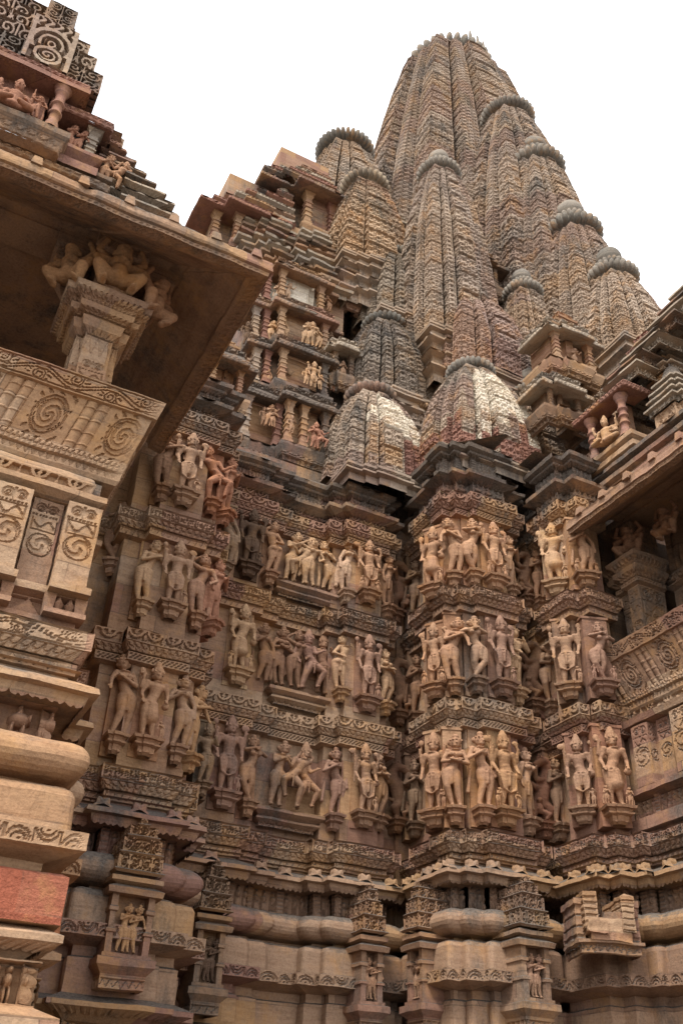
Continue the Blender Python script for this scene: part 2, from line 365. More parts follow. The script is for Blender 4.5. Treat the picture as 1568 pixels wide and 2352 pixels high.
# ------------------------------------------------------------------ moulding sweep along a stepped plan
def offset(path, d, closed=False):
    P = np.array(path, float); n = len(P); out = []
    for i in range(n):
        if closed: a, b, c = P[i-1], P[i], P[(i+1) % n]
        else: a = P[i-1] if i else None; b = P[i]; c = P[i+1] if i < n-1 else None
        ns = []
        for p, q in ((a, b), (b, c)):
            if p is None or q is None: continue
            t = (q-p)/np.linalg.norm(q-p); ns.append(np.array([t[1], -t[0]]))
        if len(ns) == 1: out.append(b+ns[0]*d)
        else:
            m = ns[0]+ns[1]; out.append(b+m*d/max(0.3, (m@ns[0])))
    return np.array(out)
def sweep(mb, path, prof, mat, step=0.016, closed=False, w=0.006, ends=False, coarse=0.09):
    """prof: list of (off0, z0, off1, z1, pattern|None, kw) bottom-up or top-down"""
    P = np.array(path, float)
    for seg in prof:
        o0, z0, o1, z1 = seg[:4]; pat = seg[4] if len(seg) > 4 else None; kw = seg[5] if len(seg) > 5 else {}
        A = offset(P, o0, closed); B = offset(P, o1, closed); n = len(P)
        H = math.hypot(o1-o0, z1-z0); m = kw.get('mat', mat); sc = kw.get('scallop'); jag = kw.get('jag', 0)
        for i in range(n if closed else n-1):
            j = (i+1) % n
            a0, a1, b0, b1_ = A[i], A[j], B[i], B[j]
            t0 = P[j]-P[i]; L = np.linalg.norm((a1-a0+b1_-b0)/2)
            if L < 1e-4 or (a1-a0)@t0 <= 0 and (b1_-b0)@t0 <= 0: continue
            t = t0/np.linalg.norm(t0); nr = np.array([t[1], -t[0], 0])
            st = step if pat or sc else coarse
            st = kw.get('step', st)
            nu = min(900, max(1, int(math.ceil(L/st)))); nv = max(1, int(math.ceil(H/st))) if (pat) else max(1, kw.get('nv', int(math.ceil(H/0.3))))
            if sc: nu = max(nu, int(L/0.012))
            u = np.linspace(0, 1, nu+1); dep = np.zeros(nu+1)
            Rr = kw.get('round', 0)
            if Rr:
                for end in (0, 1):
                    ci = i if end == 0 else j
                    if not closed and ci in (0, n-1): continue
                    pa, pb, pc = P[ci-1], P[ci], P[(ci+1) % n]
                    cr = (pb-pa)[0]*(pc-pb)[1]-(pb-pa)[1]*(pc-pb)[0]
                    if cr <= 0: continue                       # only corners that turn away from the viewer side
                    def _cv(q): return closed or 0 < q % n < n-1
                    def _conv(q):
                        if not _cv(q): return False
                        d1 = P[q % n]-P[(q-1) % n]; d2 = P[(q+1) % n]-P[q % n]; return d1[0]*d2[1]-d1[1]*d2[0] > 0
                    R_ = min(Rr, (.47 if _conv(ci-1) else .97)*np.linalg.norm(pb-pa), (.47 if _conv(ci+1) else .97)*np.linalg.norm(pc-pb))
                    s_ = (u if end == 0 else 1-u)*L
                    kk = s_ < R_
                    ph = (1-s_/R_)*PI/4
                    ns = np.where(kk, R_*(1-np.sin(ph)), s_); dep = np.where(kk, -R_*(1-np.cos(ph)), dep)
                    u = ns/L if end == 0 else 1-ns/L
            u = u[:, None]; v = np.linspace(0, 1, nv+1)[None, :]
            XY = ((a0*(1-u)+a1*u)[:, None, :]*(1-v)[..., None]+(b0*(1-u)+b1_*u)[:, None, :]*v[..., None])+dep[:, None, None]*nr[None, None, :2]
            Z = np.broadcast_to(z0+(z1-z0)*v, XY.shape[:2])
            Pt = np.concatenate([XY, Z[..., None]], -1).copy()
            nn = np.array([nr[0]*(abs(z1-z0)), nr[1]*abs(z1-z0), (o0-o1)*(1 if z1 > z0 else -1)]); nn = nn/max(1e-6, np.linalg.norm(nn)) if np.linalg.norm(nn) > 1e-6 else nr
            if nn@nr < 0.2: nn = nr if abs(z1-z0) > 1e-6 else np.array([0, 0, 1.0])
            if pat:
                U = np.broadcast_to(u*L, (nu+1, nv+1)); Vv = np.broadcast_to(v*H, (nu+1, nv+1))
                if z1 < z0: Vv = H-Vv
                h = pat(U, Vv, L, H)
                if not kw.get('raw'):
                    e = np.clip(np.minimum(U, L-U)/(L*.02+1e-4), 0, 1); h = h*e*((Vv > 1e-6) & (Vv < H-1e-6) | bool(kw.get('open')))
                Pt += h[..., None]*nn
            if sc:
                lam, amp = sc; k = max(1, round(L/lam)); x = np.mod(u[:, 0]*k, 1)
                prof_s = amp*(np.sqrt(np.clip(1-(2*x-1)**2, 0, 1))*0.9-0.35*(np.abs(x-.5) < .12))
                Pt[..., 2] -= prof_s[:, None]*(v if z1 < z0 else 1-v)
            if jag:
                x = u[:, 0]*L; s0 = rng.uniform(0, 9); nz = np.clip(np.sin(x*9+s0)+np.sin(x*23+2*s0)*.7+np.sin(x*4.1+3*s0)-1.1, 0, 1)
                Pt += -nr*(nz*jag)[:, None, None]
            up = z1 > z0
            if abs(z1-z0) < 1e-9: up = o1 < o0
            mb.grid(Pt, m, kw.get('smooth', False), w, flip=not up)
    return mb
def arc(o0, z0, o1, z1, bulge, n=7):
    """rounded moulding from (o0,z0) to (o1,z1) (half-ellipse, outwards by bulge)"""
    out = []; t = np.linspace(0, PI, n+1)
    zs = z0+(z1-z0)*(1-np.cos(t))/2; os_ = o0+(o1-o0)*(1-np.cos(t))/2+bulge*np.sin(t)
    return [(os_[i], zs[i], os_[i+1], zs[i+1]) for i in range(n)]

# ground
g = MB(); g.grid(np.array([[(x, y, 0.0) for y in np.linspace(-600, 900, 9)] for x in np.linspace(-700, 700, 9)]), M_BASE, w=0)
g.build('ground', kind='structure')

# ------------------------------------------------------------------ statues: each body one continuous remeshed surface
def capsule(p0, r0, p1, r1, n=12, m=5):
    p0 = np.array(p0, float); p1 = np.array(p1, float); d = p1-p0; L = np.linalg.norm(d)
    z = d/L if L > 1e-6 else np.array([0, 0, 1.0])
    x = np.cross(z, [0, 1, 0.3]); x /= np.linalg.norm(x); y = np.cross(z, x)
    rings = []
    for k in range(m+1): a = -PI/2+PI/2*k/m; rings.append((p0+z*r0*math.sin(a), max(1e-4, r0*math.cos(a))))
    for k in range(m+1): a = PI/2*k/m; rings.append((p1+z*r1*math.sin(a), max(1e-4, r1*math.cos(a))))
    th = np.linspace(0, 2*PI, n, endpoint=False)
    V = np.concatenate([c+r*(np.cos(th)[:, None]*x+np.sin(th)[:, None]*y) for c, r in rings])
    F = [(a*n+b, a*n+(b+1) % n, (a+1)*n+(b+1) % n, (a+1)*n+b) for a in range(len(rings)-1) for b in range(n)]
    F += [tuple(range(n))[::-1]+()] if False else []
    return V, F, n, len(rings)
def ell(c, rx, ry, rz, n=14, m=9, rot=0.0):
    th = np.linspace(0, 2*PI, n, endpoint=False); V = []; 
    for k in range(1, m):
        a = -PI/2+PI*k/m
        V.append(np.stack([rx*math.cos(a)*np.cos(th), ry*math.cos(a)*np.sin(th), np.full(n, rz*math.sin(a))], 1))
    V = np.concatenate(V+[np.array([[0, 0, -rz], [0, 0, rz]])])
    if rot: c_, s_ = math.cos(rot), math.sin(rot); V = np.stack([V[:, 0]*c_-V[:, 2]*s_, V[:, 1], V[:, 0]*s_+V[:, 2]*c_], 1)
    V = V+np.array(c); F = [(a*n+b, a*n+(b+1) % n, (a+1)*n+(b+1) % n, (a+1)*n+b) for a in range(m-2) for b in range(n)]
    bt, tp = len(V)-2, len(V)-1
    F += [(bt, (b+1) % n, b) for b in range(n)]+[(tp, (m-2)*n+b, (m-2)*n+(b+1) % n) for b in range(n)]
    return V, F
class Soft:
    def __init__(s): s.V = []; s.F = []; s.n = 0
    def raw(s, V, F): s.V += [tuple(v) for v in V]; s.F += [tuple(i+s.n for i in f) for f in F]; s.n += len(V)
    def cap(s, p0, r0, p1, r1):
        V, F, n, k = capsule(p0, r0, p1, r1); bt, tp = len(V), len(V)+1
        V = np.concatenate([V, [V[:n].mean(0)], [V[-n:].mean(0)]])
        F = F+[(bt, (b+1) % n, b) for b in range(n)]+[(tp, (k-1)*n+b, (k-1)*n+(b+1) % n) for b in range(n)]
        s.raw(V, F)
    def ball(s, c, rx, ry=None, rz=None, rot=0): s.raw(*ell(c, rx, ry or rx, rz or rx, rot=rot))
    def chain(s, pts):
        for (a, ra), (b, rb) in zip(pts[:-1], pts[1:]): s.cap(a, ra, b, rb)
    def mesh(s, name, mat, voxel=0.0105, smooth=1):
        me = bpy.data.meshes.new(name); me.from_pydata(s.V, [], s.F)
        o = bpy.data.objects.new('tmp', me); COL.objects.link(o)
        md = o.modifiers.new('r', 'REMESH'); md.mode = 'VOXEL'; md.voxel_size = voxel; md.use_smooth_shade = True
        if smooth: sm = o.modifiers.new('s', 'SMOOTH'); sm.iterations = smooth; sm.factor = 0.5
        dg = bpy.context.evaluated_depsgraph_get(); ev = o.evaluated_get(dg)
        r = bpy.data.meshes.new_from_object(ev); r.name = name
        bpy.data.objects.remove(o); bpy.data.meshes.remove(me)
        r.materials.clear(); r.materials.append(mat)
        return r
def hand(sf, e, h, r=0.021):
    """palm and five short fingers continuing the forearm"""
    e = np.array(e, float); h = np.array(h, float); d = h-e; d /= np.linalg.norm(d)
    sd_ = np.cross(d, [0, -1, 0]); nn = np.linalg.norm(sd_); sd_ = sd_/nn if nn > .2 else np.array([1, 0, 0.])
    sf.ball(h+d*0.012, r*.95, r*.7, r*1.1)
    for k, l in zip((-1.2, -.4, .4, 1.2), (.026, .034, .036, .028)):
        a = h+d*.02+sd_*k*.011; sf.cap(a, .0085, a+d*l+np.array([0, -.006, -.006]), .0065)
    sf.cap(h+sd_*.018, .009, h+sd_*.034+d*.018+np.array([0, -.01, 0]), .007)
def human(fem, hx=0, sx=0, hd=0, legs=None, arms=(), turn=0, back=False, extra=None, lean=0):
    """standing figure one unit tall to the top of the head, facing -Y"""
    s = Soft(); hip = np.array([hx, 0, .50]); ch = np.array([sx, -.01, .72]); nk = np.array([sx+hd*.3, 0, .815])
    wst = np.array([(hx+sx)/2+(-.3*hx), 0, .60]); head = np.array([sx+hd, -.012, .885])
    sg = -1 if not back else 1
    if fem:
        s.ball(hip+[0, .0, .0], .098, .07, .075); s.ball(wst, .06, .045, .06); s.ball(ch+[0, 0, .01], .085, .055, .07)
        s.cap(wst, .056, ch, .066); s.cap(hip, .075, wst, .056)
        if not back: s.ball(ch+[-.042, -.052, -.005], .039); s.ball(ch+[.042, -.052, -.005], .039)
        else: s.ball(hip+[-.04, -.04, -.03], .055); s.ball(hip+[.04, -.04, -.03], .055)
    else:
        s.ball(hip, .086, .062, .065); s.cap(hip, .07, wst, .064); s.cap(wst, .065, ch+[0, 0, -.01], .074)
        s.ball(ch+[0, 0, .015], .108, .06, .075); s.ball(wst+[0, -.02, -.02], .055, .05, .05)
    s.cap(nk-[0, 0, .03], .036, head-[0, 0, .03], .032)
    s.ball(head, .056, .062, .072); s.ball(head+[0, sg*.034, -.040], .036, .036, .032)
    if fem: s.ball(head+[.062 if hd <= 0 else -.062, .02, .018], .040, .036, .042)
    elif len(arms) > 3: s.chain([((hx-.10, -.04, .44), .010), ((hx-.08, -.06, .26), .012), ((hx, -.055, .215), .012), ((hx+.08, -.06, .26), .012), ((hx+.10, -.04, .44), .010)])          # jaw
    s.cap(head+[0, sg*.058, .014], .009, head+[0, sg*.075, -.012], .012)                       # nose
    s.ball(head+[-.022, sg*.05, .014], .012, .008, .008); s.ball(head+[.022, sg*.05, .014], .012, .008, .008)
    s.ball(head+[0, sg*.058, -.034], .016, .009, .006)                                        # lips
    s.ball(head+[-.056, .005, -.015], .013, .013, .03); s.ball(head+[.056, .005, -.015], .013, .013, .03)   # ears with drops
    if legs is None: legs = (((hx-.05, -.02, .275), (-.055+hx*.2, 0, .045)), ((hx*.9+.055, -.01, .275), (.06+hx*.2, 0, .045)))
    for (kn, an), sd_ in zip(legs, (-1, 1)):
        a = hip+np.array([sd_*.045, 0, -.03]); kn = np.array(kn, float); an = np.array(an, float)
        s.chain([(a, .070 if fem else .064), ((a+kn)/2, .062 if fem else .058), (kn, .043)])
        s.chain([(kn, .043), (kn*.6+an*.4+[0, .012, 0], .041), (an, .024)])
        s.ball(an+[0, -.03, -.022], .024, .05, .02)
        s.ball(an+[0, 0, .012], .029, .029, .009)                                            # anklet
    for sh, el_, ha in arms:
        so_ = ch+np.array([sh*(.088 if fem else .112), 0, .05]); el_ = np.array(el_, float)+[sx*.6, 0, 0]; ha = np.array(ha, float)+[sx*.6, 0, 0]
        s.ball(so_, .037 if fem else .042)
        s.cap(so_, .034 if fem else .038, el_, .026); s.cap(el_, .027, ha, .018)
        m_ = so_*.45+el_*.55; s.ball(m_, .034, .034, .010)                                   # armlet
        hand(s, el_, ha)
    # girdle, necklace, sash
    s.ball(hip+[0, -.0, -.005], .104 if fem else .094, .080, .012); s.ball(hip+[0, -.0, -.05], .106 if fem else .097, .078, .009)
    s.cap(hip+[0, -.07, -.03], .014, hip+[0, -.06, -.19], .012)
    s.ball(ch+[0, -.03, .066], .055, .045, .012, )
    if extra: extra(s)
    return s
P_ = lambda *a: a
def ex_weapon_disc(s):
    s.cap((-.185, .01, .93), .012, (-.185, .01, .60), .012); s.ball((-.185, .01, .97), .035, .03, .05)
    s.ball((.18, .01, .95), .055, .018, .055)
def ex_axe(s): s.cap((-.17, 0, .98), .013, (-.17, 0, .45), .013); s.ball((-.21, 0, .93), .06, .02, .05)
def ex_pot(s): s.ball((.15, -.04, .47), .045, .045, .05); s.ball((.15, -.04, .53), .022, .022, .03)
def ex_snake(s): s.chain([((.17, 0, .72), .014), ((.2, 0, .85), .018), ((.17, 0, .93), .02)]); s.ball((.165, 0, .95), .045, .02, .04)
def ex_skirt(s):
    s.ball((0, 0, .31), .115, .06, .05); s.chain([((0, 0, .45), .08), ((0, 0, .30), .10)])
def ex_veil(s): s.chain([((.13, .03, .55), .02), ((.16, .04, .3), .028), ((.15, .04, .1), .03)]); s.chain([((-.13, .03, .5), .018), ((-.16, .04, .2), .024)])
SPEC = {
 'deity': (0, dict(hx=.0, arms=(P_(-1, (-.155, .0, .62), (-.145, -.05, .48)), P_(1, (.155, 0, .62), (.145, -.05, .49)), P_(-1, (-.17, .0, .68), (-.175, -.03, .83)), P_(1, (.17, 0, .68), (.17, -.03, .84))), extra=ex_weapon_disc)),
 'axe': (0, dict(hx=.02, sx=-.01, arms=(P_(-1, (-.16, .0, .64), (-.165, -.04, .80)), P_(1, (.155, 0, .62), (.14, -.06, .53)), P_(-1, (-.15, .0, .6), (-.13, -.07, .47)), P_(1, (.17, 0, .69), (.175, -.03, .80))), extra=lambda s: (ex_axe(s), ex_pot(s), ex_snake(s)))),
 'pot': (0, dict(hx=-.03, sx=.02, hd=-.01, arms=(P_(-1, (-.155, .0, .62), (-.14, -.06, .5)), P_(1, (.16, 0, .63), (.14, -.06, .54)), P_(-1, (-.17, 0, .7), (-.165, -.03, .85)),), extra=lambda s: (ex_pot(s), s.ball((-.17, 0, .92), .04, .025, .06), ex_skirt(s)))),
 'chest': (1, dict(hx=.045, sx=-.025, hd=.02, arms=(P_(-1, (-.16, -.02, .62), (-.04, -.11, .70)), P_(1, (.15, -.02, .6), (.16, -.05, .46))), extra=ex_veil)),
 'raise': (1, dict(hx=-.05, sx=.03, hd=-.025, arms=(P_(-1, (-.20, .0, .84), (-.06, .0, .97)), P_(1, (.17, -.02, .61), (.09, -.08, .52))), extra=ex_veil)),
 'back': (1, dict(hx=.05, sx=-.03, hd=.04, back=True, arms=(P_(-1, (-.2, -.02, .69), (-.1, -.05, .82)), P_(1, (.17, -.03, .62), (.06, -.09, .57))))),
 'anjali': (1, dict(hx=0.012, arms=(P_(-1, (-.15, -.03, .60), (-.015, -.11, .68)), P_(1, (.15, -.03, .60), (.015, -.11, .68))), extra=ex_veil)),
 'fold': (1, dict(hx=-.035, sx=.02, hd=.01, arms=(P_(-1, (-.15, -.04, .61), (.03, -.1, .63)), P_(1, (.15, -.04, .6), (-.03, -.115, .62))), legs=(((-.09, -.03, .28), (-.03, 0, .045)), ((.03, -.02, .28), (.06, .0, .045))))),
 'side': (1, dict(hx=.05, sx=-.02, hd=-.04, turn=1, arms=(P_(-1, (-.145, -.04, .66), (-.15, -.08, .56)), P_(1, (.12, -.06, .62), (-.05, -.12, .68))))),
 'cross': (1, dict(hx=-.05, sx=.03, hd=-.03, arms=(P_(-1, (-.15, -.04, .76), (.02, -.09, .80)), P_(1, (.17, -.02, .72), (.02, -.1, .77))), legs=(((-.10, -.04, .28), (.02, 0, .045)), ((.02, -.01, .28), (-.03, .03, .045))))),
 'man': (0, dict(hx=.03, sx=-.01, hd=.02, arms=(P_(-1, (-.155, .0, .64), (-.155, -.05, .5)), P_(1, (.165, -.02, .7), (.11, -.07, .79))))),
 'lean': (0, dict(hx=.06, sx=-.09, hd=-.05, arms=(P_(-1, (-.2, .0, .84), (-.1, -.02, .95)), P_(1, (.14, -.04, .63), (.22, -.08, .70))), legs=(((-.08, -.06, .33), (-.05, 0, .045)), ((.20, -.07, .40), (.15, -.02, .17))))),
 'step': (0, dict(hx=-.05, sx=.07, hd=-.03, arms=(P_(-1, (-.10, -.05, .66), (-.2, -.08, .72)), P_(1, (.2, 0, .62), (.15, -.05, .48))), legs=(((-.2, -.06, .36), (-.13, 0, .12)), ((.06, -.02, .28), (.10, 0, .045))))),
 'embrace': (1, dict(hx=.03, sx=.05, hd=.04, arms=(P_(-1, (-.08, -.05, .66), (.06, -.1, .74)), P_(1, (.19, -.02, .72), (.25, -.05, .84))))),
}
BODY = {}
for k, (fem, kw) in SPEC.items(): BODY[k] = human(fem, **kw).mesh('body', M_FIG)
def seated():
    s = Soft(); s.ball((0, 0, .13), .17, .13, .1); s.cap((0, 0, .15), .12, (0, 0, .45), .13); s.ball((0, 0, .5), .17, .1, .1)
    s.cap((0, 0, .55), .05, (0, -.01, .68), .05); s.ball((0, -.02, .74), .085, .09, .105); s.cap((0, -.1, .76), .012, (0, -.125, .72), .018)
    s.ball((0, -.05, .68), .055, .055, .05)
    for x in (-.035, .035): s.ball((x, -.09, .765), .02, .012, .012)
    s.chain([((-.1, 0, .12), .09), ((-.3, -.12, .10), .07), ((-.05, -.22, .07), .045)]); s.chain([((.1, 0, .12), .09), ((.32, -.1, .12), .07), ((.12, -.26, -.05), .05), ((.1, -.3, -.1), .04)])
    for e, h, g_ in (((-.26, 0, .36), (-.26, -.12, .24), -1), ((.27, 0, .36), (.2, -.14, .28), 1), ((-.3, .02, .5), (-.33, -.03, .68), -1), ((.3, .02, .5), (.3, -.03, .70), 1)):
        s.cap((g_*.17, 0, .53), .055, e, .045); s.cap(e, .045, h, .032); hand(s, e, h, .035)
    s.cap((.3, 0, .95), .018, (.3, 0, .4), .018); s.ball((-.34, 0, .76), .05, .04, .08)
    s.ball((0, 0, .3), .14, .1, .02)
    return s.mesh('body', M_FIG, .017)
def vyala():
    """rearing lion-beast with turned head, rider on its back and a small warrior below"""
    s = Soft()
    s.chain([((.05, .0, .30), .10), ((.02, 0, .45), .105), ((-.06, 0, .62), .10), ((-.10, 0, .76), .085), ((-.04, -.02, .88), .075), ((.05, -.05, .86), .065)])
    s.cap((.05, -.05, .86), .06, (.15, -.07, .80), .035); s.cap((.06, -.05, .83), .04, (.14, -.07, .75), .02)
    for x in (-.02, .04): s.cap((x, 0, .93), .022, (x-.02, 0, 1.0), .01)
    s.ball((.08, -.1, .88), .015); s.chain([((.0, -.04, .60), .05), ((.14, -.08, .56), .04), ((.22, -.08, .66), .032)]); s.chain([((.02, 0, .52), .045), ((.16, -.05, .46), .038), ((.24, -.05, .52), .03)])
    s.chain([((.06, 0, .28), .09), ((-.06, -.04, .18), .065), ((.02, 0, .05), .04), ((-.03, -.03, .02), .035)]); s.chain([((.08, 0, .28), .08), ((.16, -.02, .16), .055), ((.2, 0, .04), .04)])
    s.chain([((-.02, .02, .3), .03), ((-.18, .02, .35), .025), ((-.2, .02, .6), .022), ((-.14, .02, .72), .03)])
    s.cap((-.16, -.02, .58), .04, (-.15, -.02, .70), .04); s.ball((-.14, -.04, .77), .035); 
    s.ball((.14, -.08, .17), .045, .045, .06); s.ball((.15, -.1, .27), .038); s.chain([((.12, -.08, .12), .04), ((.03, -.13, .08), .03), ((.06, -.1, .02), .025)])
    return s.mesh('body', M_FIG, .015)
def dwarf():
    """squatting bracket dwarf holding the beam on raised hands"""
    s = Soft(); s.ball((0, 0, .30), .17, .15, .15); s.ball((0, -.04, .38), .13, .12, .12); s.ball((0, 0, .52), .2, .12, .12)
    s.ball((-.07, -.1, .53), .07, .04, .05); s.ball((.07, -.1, .53), .07, .04, .05)
    s.ball((0, -.08, .72), .115, .11, .115); s.ball((0, -.17, .69), .03, .03, .03); s.ball((-.045, -.165, .74), .03, .02, .018); s.ball((.045, -.165, .74), .03, .02, .018)
    s.ball((0, -.165, .64), .045, .02, .012); s.ball((-.12, -.05, .70), .03, .03, .06); s.ball((.12, -.05, .70), .03, .03, .06)
    s.ball((0, -.1, .78), .118, .1, .03); s.ball((0, -.06, .58), .14, .1, .022)
    for g_ in (-1, 1):
        s.chain([((g_*.18, 0, .56), .075), ((g_*.34, -.05, .50), .06), ((g_*.30, -.08, .34), .05)]); hand(s, (g_*.34, -.05, .5), (g_*.28, -.1, .3), .05)
        s.chain([((g_*.17, .02, .6), .06), ((g_*.33, .0, .72), .05), ((g_*.26, -.02, .90), .045)]); hand(s, (g_*.33, 0, .72), (g_*.25, -.03, .92), .05)
        s.chain([((g_*.1, 0, .24), .11), ((g_*.30, -.14, .26), .085), ((g_*.2, -.06, .04), .06)]); s.ball((g_*.2, -.14, .02), .05, .09, .03)
        s.ball((g_*.30, -.05, .44), .062, .062, .018)
    return s.mesh('body', M_FIG, .017)
BODY['seated'] = seated(); BODY['vyala'] = vyala(); BODY['dwarf'] = dwarf()
def crown_mesh(kind):
    mb = MB()
    if kind == 'tall': pr = [(.060, -.03), (.066, 0), (.060, .015), (.064, .03), (.055, .045), (.058, .06), (.047, .08), (.048, .095), (.036, .115), (.030, .14), (.012, .165), (0.001, .17)]
    elif kind == 'bun': pr = [(.060, -.04), (.064, -.01), (.056, .02), (.03, .035), (.034, .05), (.036, .07), (.022, .09), (.001, .095)]
    else: pr = [(.058, -.03), (.07, -.005), (.062, .02), (.05, .03), (.052, .045), (.034, .07), (.02, .09), (.001, .1)]
    mb.lathe((0, 0, 0), pr, 18, M_FIG, ribs=9, ribamp=.12, w=0.001)
    for i in range(5):
        a = PI+PI*(i+.5)/5; mb.box((math.cos(a)*.062-.012, math.sin(a)*.062-.006, 0.0), (math.cos(a)*.062+.012, math.sin(a)*.062+.006, .05 if kind != 'bun' else .02), M_FIG, w=0, taper=.004)
    o = mb.build('crown'); me = o.data; bpy.data.objects.remove(o); return me
CROWN = {k: crown_mesh(k) for k in ('tall', 'bun', 'tiara')}
def ped_mesh(wd, deep=.2, h=.2):
    """stepped bracket widening upwards, centred, top at z=0"""
    mb = MB(); path = lambda w_, d_: [(-w_, .14), (-w_, -d_), (-w_*.45, -d_), (-w_*.45, -d_-.02), (w_*.45, -d_-.02), (w_*.45, -d_), (w_, -d_), (w_, .14)]
    for (w0, d0, z0, w1, d1, z1) in ((.95, .12, -.035, 1, .13, 0), (.68, .07, -.075, .80, .09, -.035), (.68, .07, -.075, .84, .10, -.085), (.80, .095, -.105, .84, .10, -.085), (.55, .05, -.125, .80, .095, -.105), (.52, .04, -.19, .55, .05, -.125), (.40, .0, -.225, .52, .04, -.19)):
        a = np.array(path(wd*w0, d0)); b = np.array(path(wd*w1, d1))
        P = np.stack([np.c_[a, np.full(8, z0)], np.c_[b, np.full(8, z1)]], 1); mb.grid(P, M_FIG, w=.002)
    top = np.array(path(wd, .13)); mb.add(np.c_[top, np.zeros(8)], [tuple(range(8))], M_FIG, w=.002)
    lo = np.array(path(wd*.95, .12)); mb.add(np.c_[lo, np.full(8, -.035)], [tuple(range(8))[::-1]], M_FIG, w=0)
    for i in range(3): x = (i-1)*wd*.3; mb.box((x-.02, -.05, -.2), (x+.02, -.03, -.165), M_FIG, taper=.006, w=0)
    o = mb.build('pedestal'); me = o.data; bpy.data.objects.remove(o); return me
PED = {'w': ped_mesh(.20), 'n': ped_mesh(.13)}
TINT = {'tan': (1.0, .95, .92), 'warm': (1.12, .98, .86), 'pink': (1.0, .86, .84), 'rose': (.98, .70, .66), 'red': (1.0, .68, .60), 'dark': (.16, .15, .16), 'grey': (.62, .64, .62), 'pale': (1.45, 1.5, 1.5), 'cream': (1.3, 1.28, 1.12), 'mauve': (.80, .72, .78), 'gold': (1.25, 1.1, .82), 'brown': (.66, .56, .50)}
def slab_mesh():
    mb = MB(); mb.box((-.20, .07, -.23), (.20, .30, 1.13), M_WALL); mb.box((-.225, .06, 1.13), (.225, .3, 1.17), M_WALL); o = mb.build('back_slab'); me = o.data; bpy.data.objects.remove(o); return me
SLAB = slab_mesh()
NFIG = 0
def statue(foot, h, pose, label, tint='tan', mirror=False, rot=0.0, crown=None, ped='w', group='carved figures on the temple wall', name=None, lean=0):
    """foot: world point of the feet; h: height from feet to top of the head; rot: turn about z in degrees"""
    global NFIG; NFIG += 1
    nm = name or {'vyala': 'lion_beast_carving', 'dwarf': 'bracket_dwarf'}.get(pose, 'stone_statue')
    cat = {'vyala': 'lion carving', 'dwarf': 'bracket figure'}.get(pose, 'statue')
    t = thing(nm, label, cat, tuple(foot), group, math.radians(rot))
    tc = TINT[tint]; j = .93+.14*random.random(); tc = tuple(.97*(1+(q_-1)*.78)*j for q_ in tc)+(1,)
    sx = (-1 if mirror else 1)
    def child(name_, me, loc=(0, 0, 0), sc=None, col=tc):
        o = bpy.data.objects.new(name_, me); COL.objects.link(o); o.parent = t; o.location = loc; o.scale = sc or (h*sx*1.04, h*1.1, h); o.color = col; return o
    wj = .94+.12*random.random()
    bx = 1.19 if pose in SPEC else 1.1; child('body', BODY[pose], sc=(h*sx*bx*wj, h*1.3, h))
    if pose in SPEC:
        kw = SPEC[pose][1]; hx = kw.get('sx', 0)+kw.get('hd', 0)
        cr = crown or ('bun' if SPEC[pose][0] else 'tall')
        child('crown', CROWN[cr], (hx*h*sx*bx*wj, -.01*h, .925*h), (h*sx*1.32, h*1.35, h*1.05))
    if pose == 'seated': child('crown', CROWN['tall'], (0, -.02*h, .80*h), (h*1.5, h*1.5, h*1.4))
    if ped: child('pedestal', PED[ped], (0, 0, 0), (h*1.05, 1, h))
    if ped == 'n' and pose in SPEC: child('back_slab', SLAB, (0, .01, 0), (h*.66, 1, h))
    if ped == 'w' and pose in SPEC:
        child('back_slab', SLAB, (0, 0, 0), (h, 1, h))
        for sd_ in ((-1, 1) if NFIG % 2 else (1,)): child('attendant', BODY[('anjali', 'side', 'man')[NFIG % 3]], (sd_*.155*h, -.05, 0), (h*.32*sd_, h*.32, h*.27))
    return t

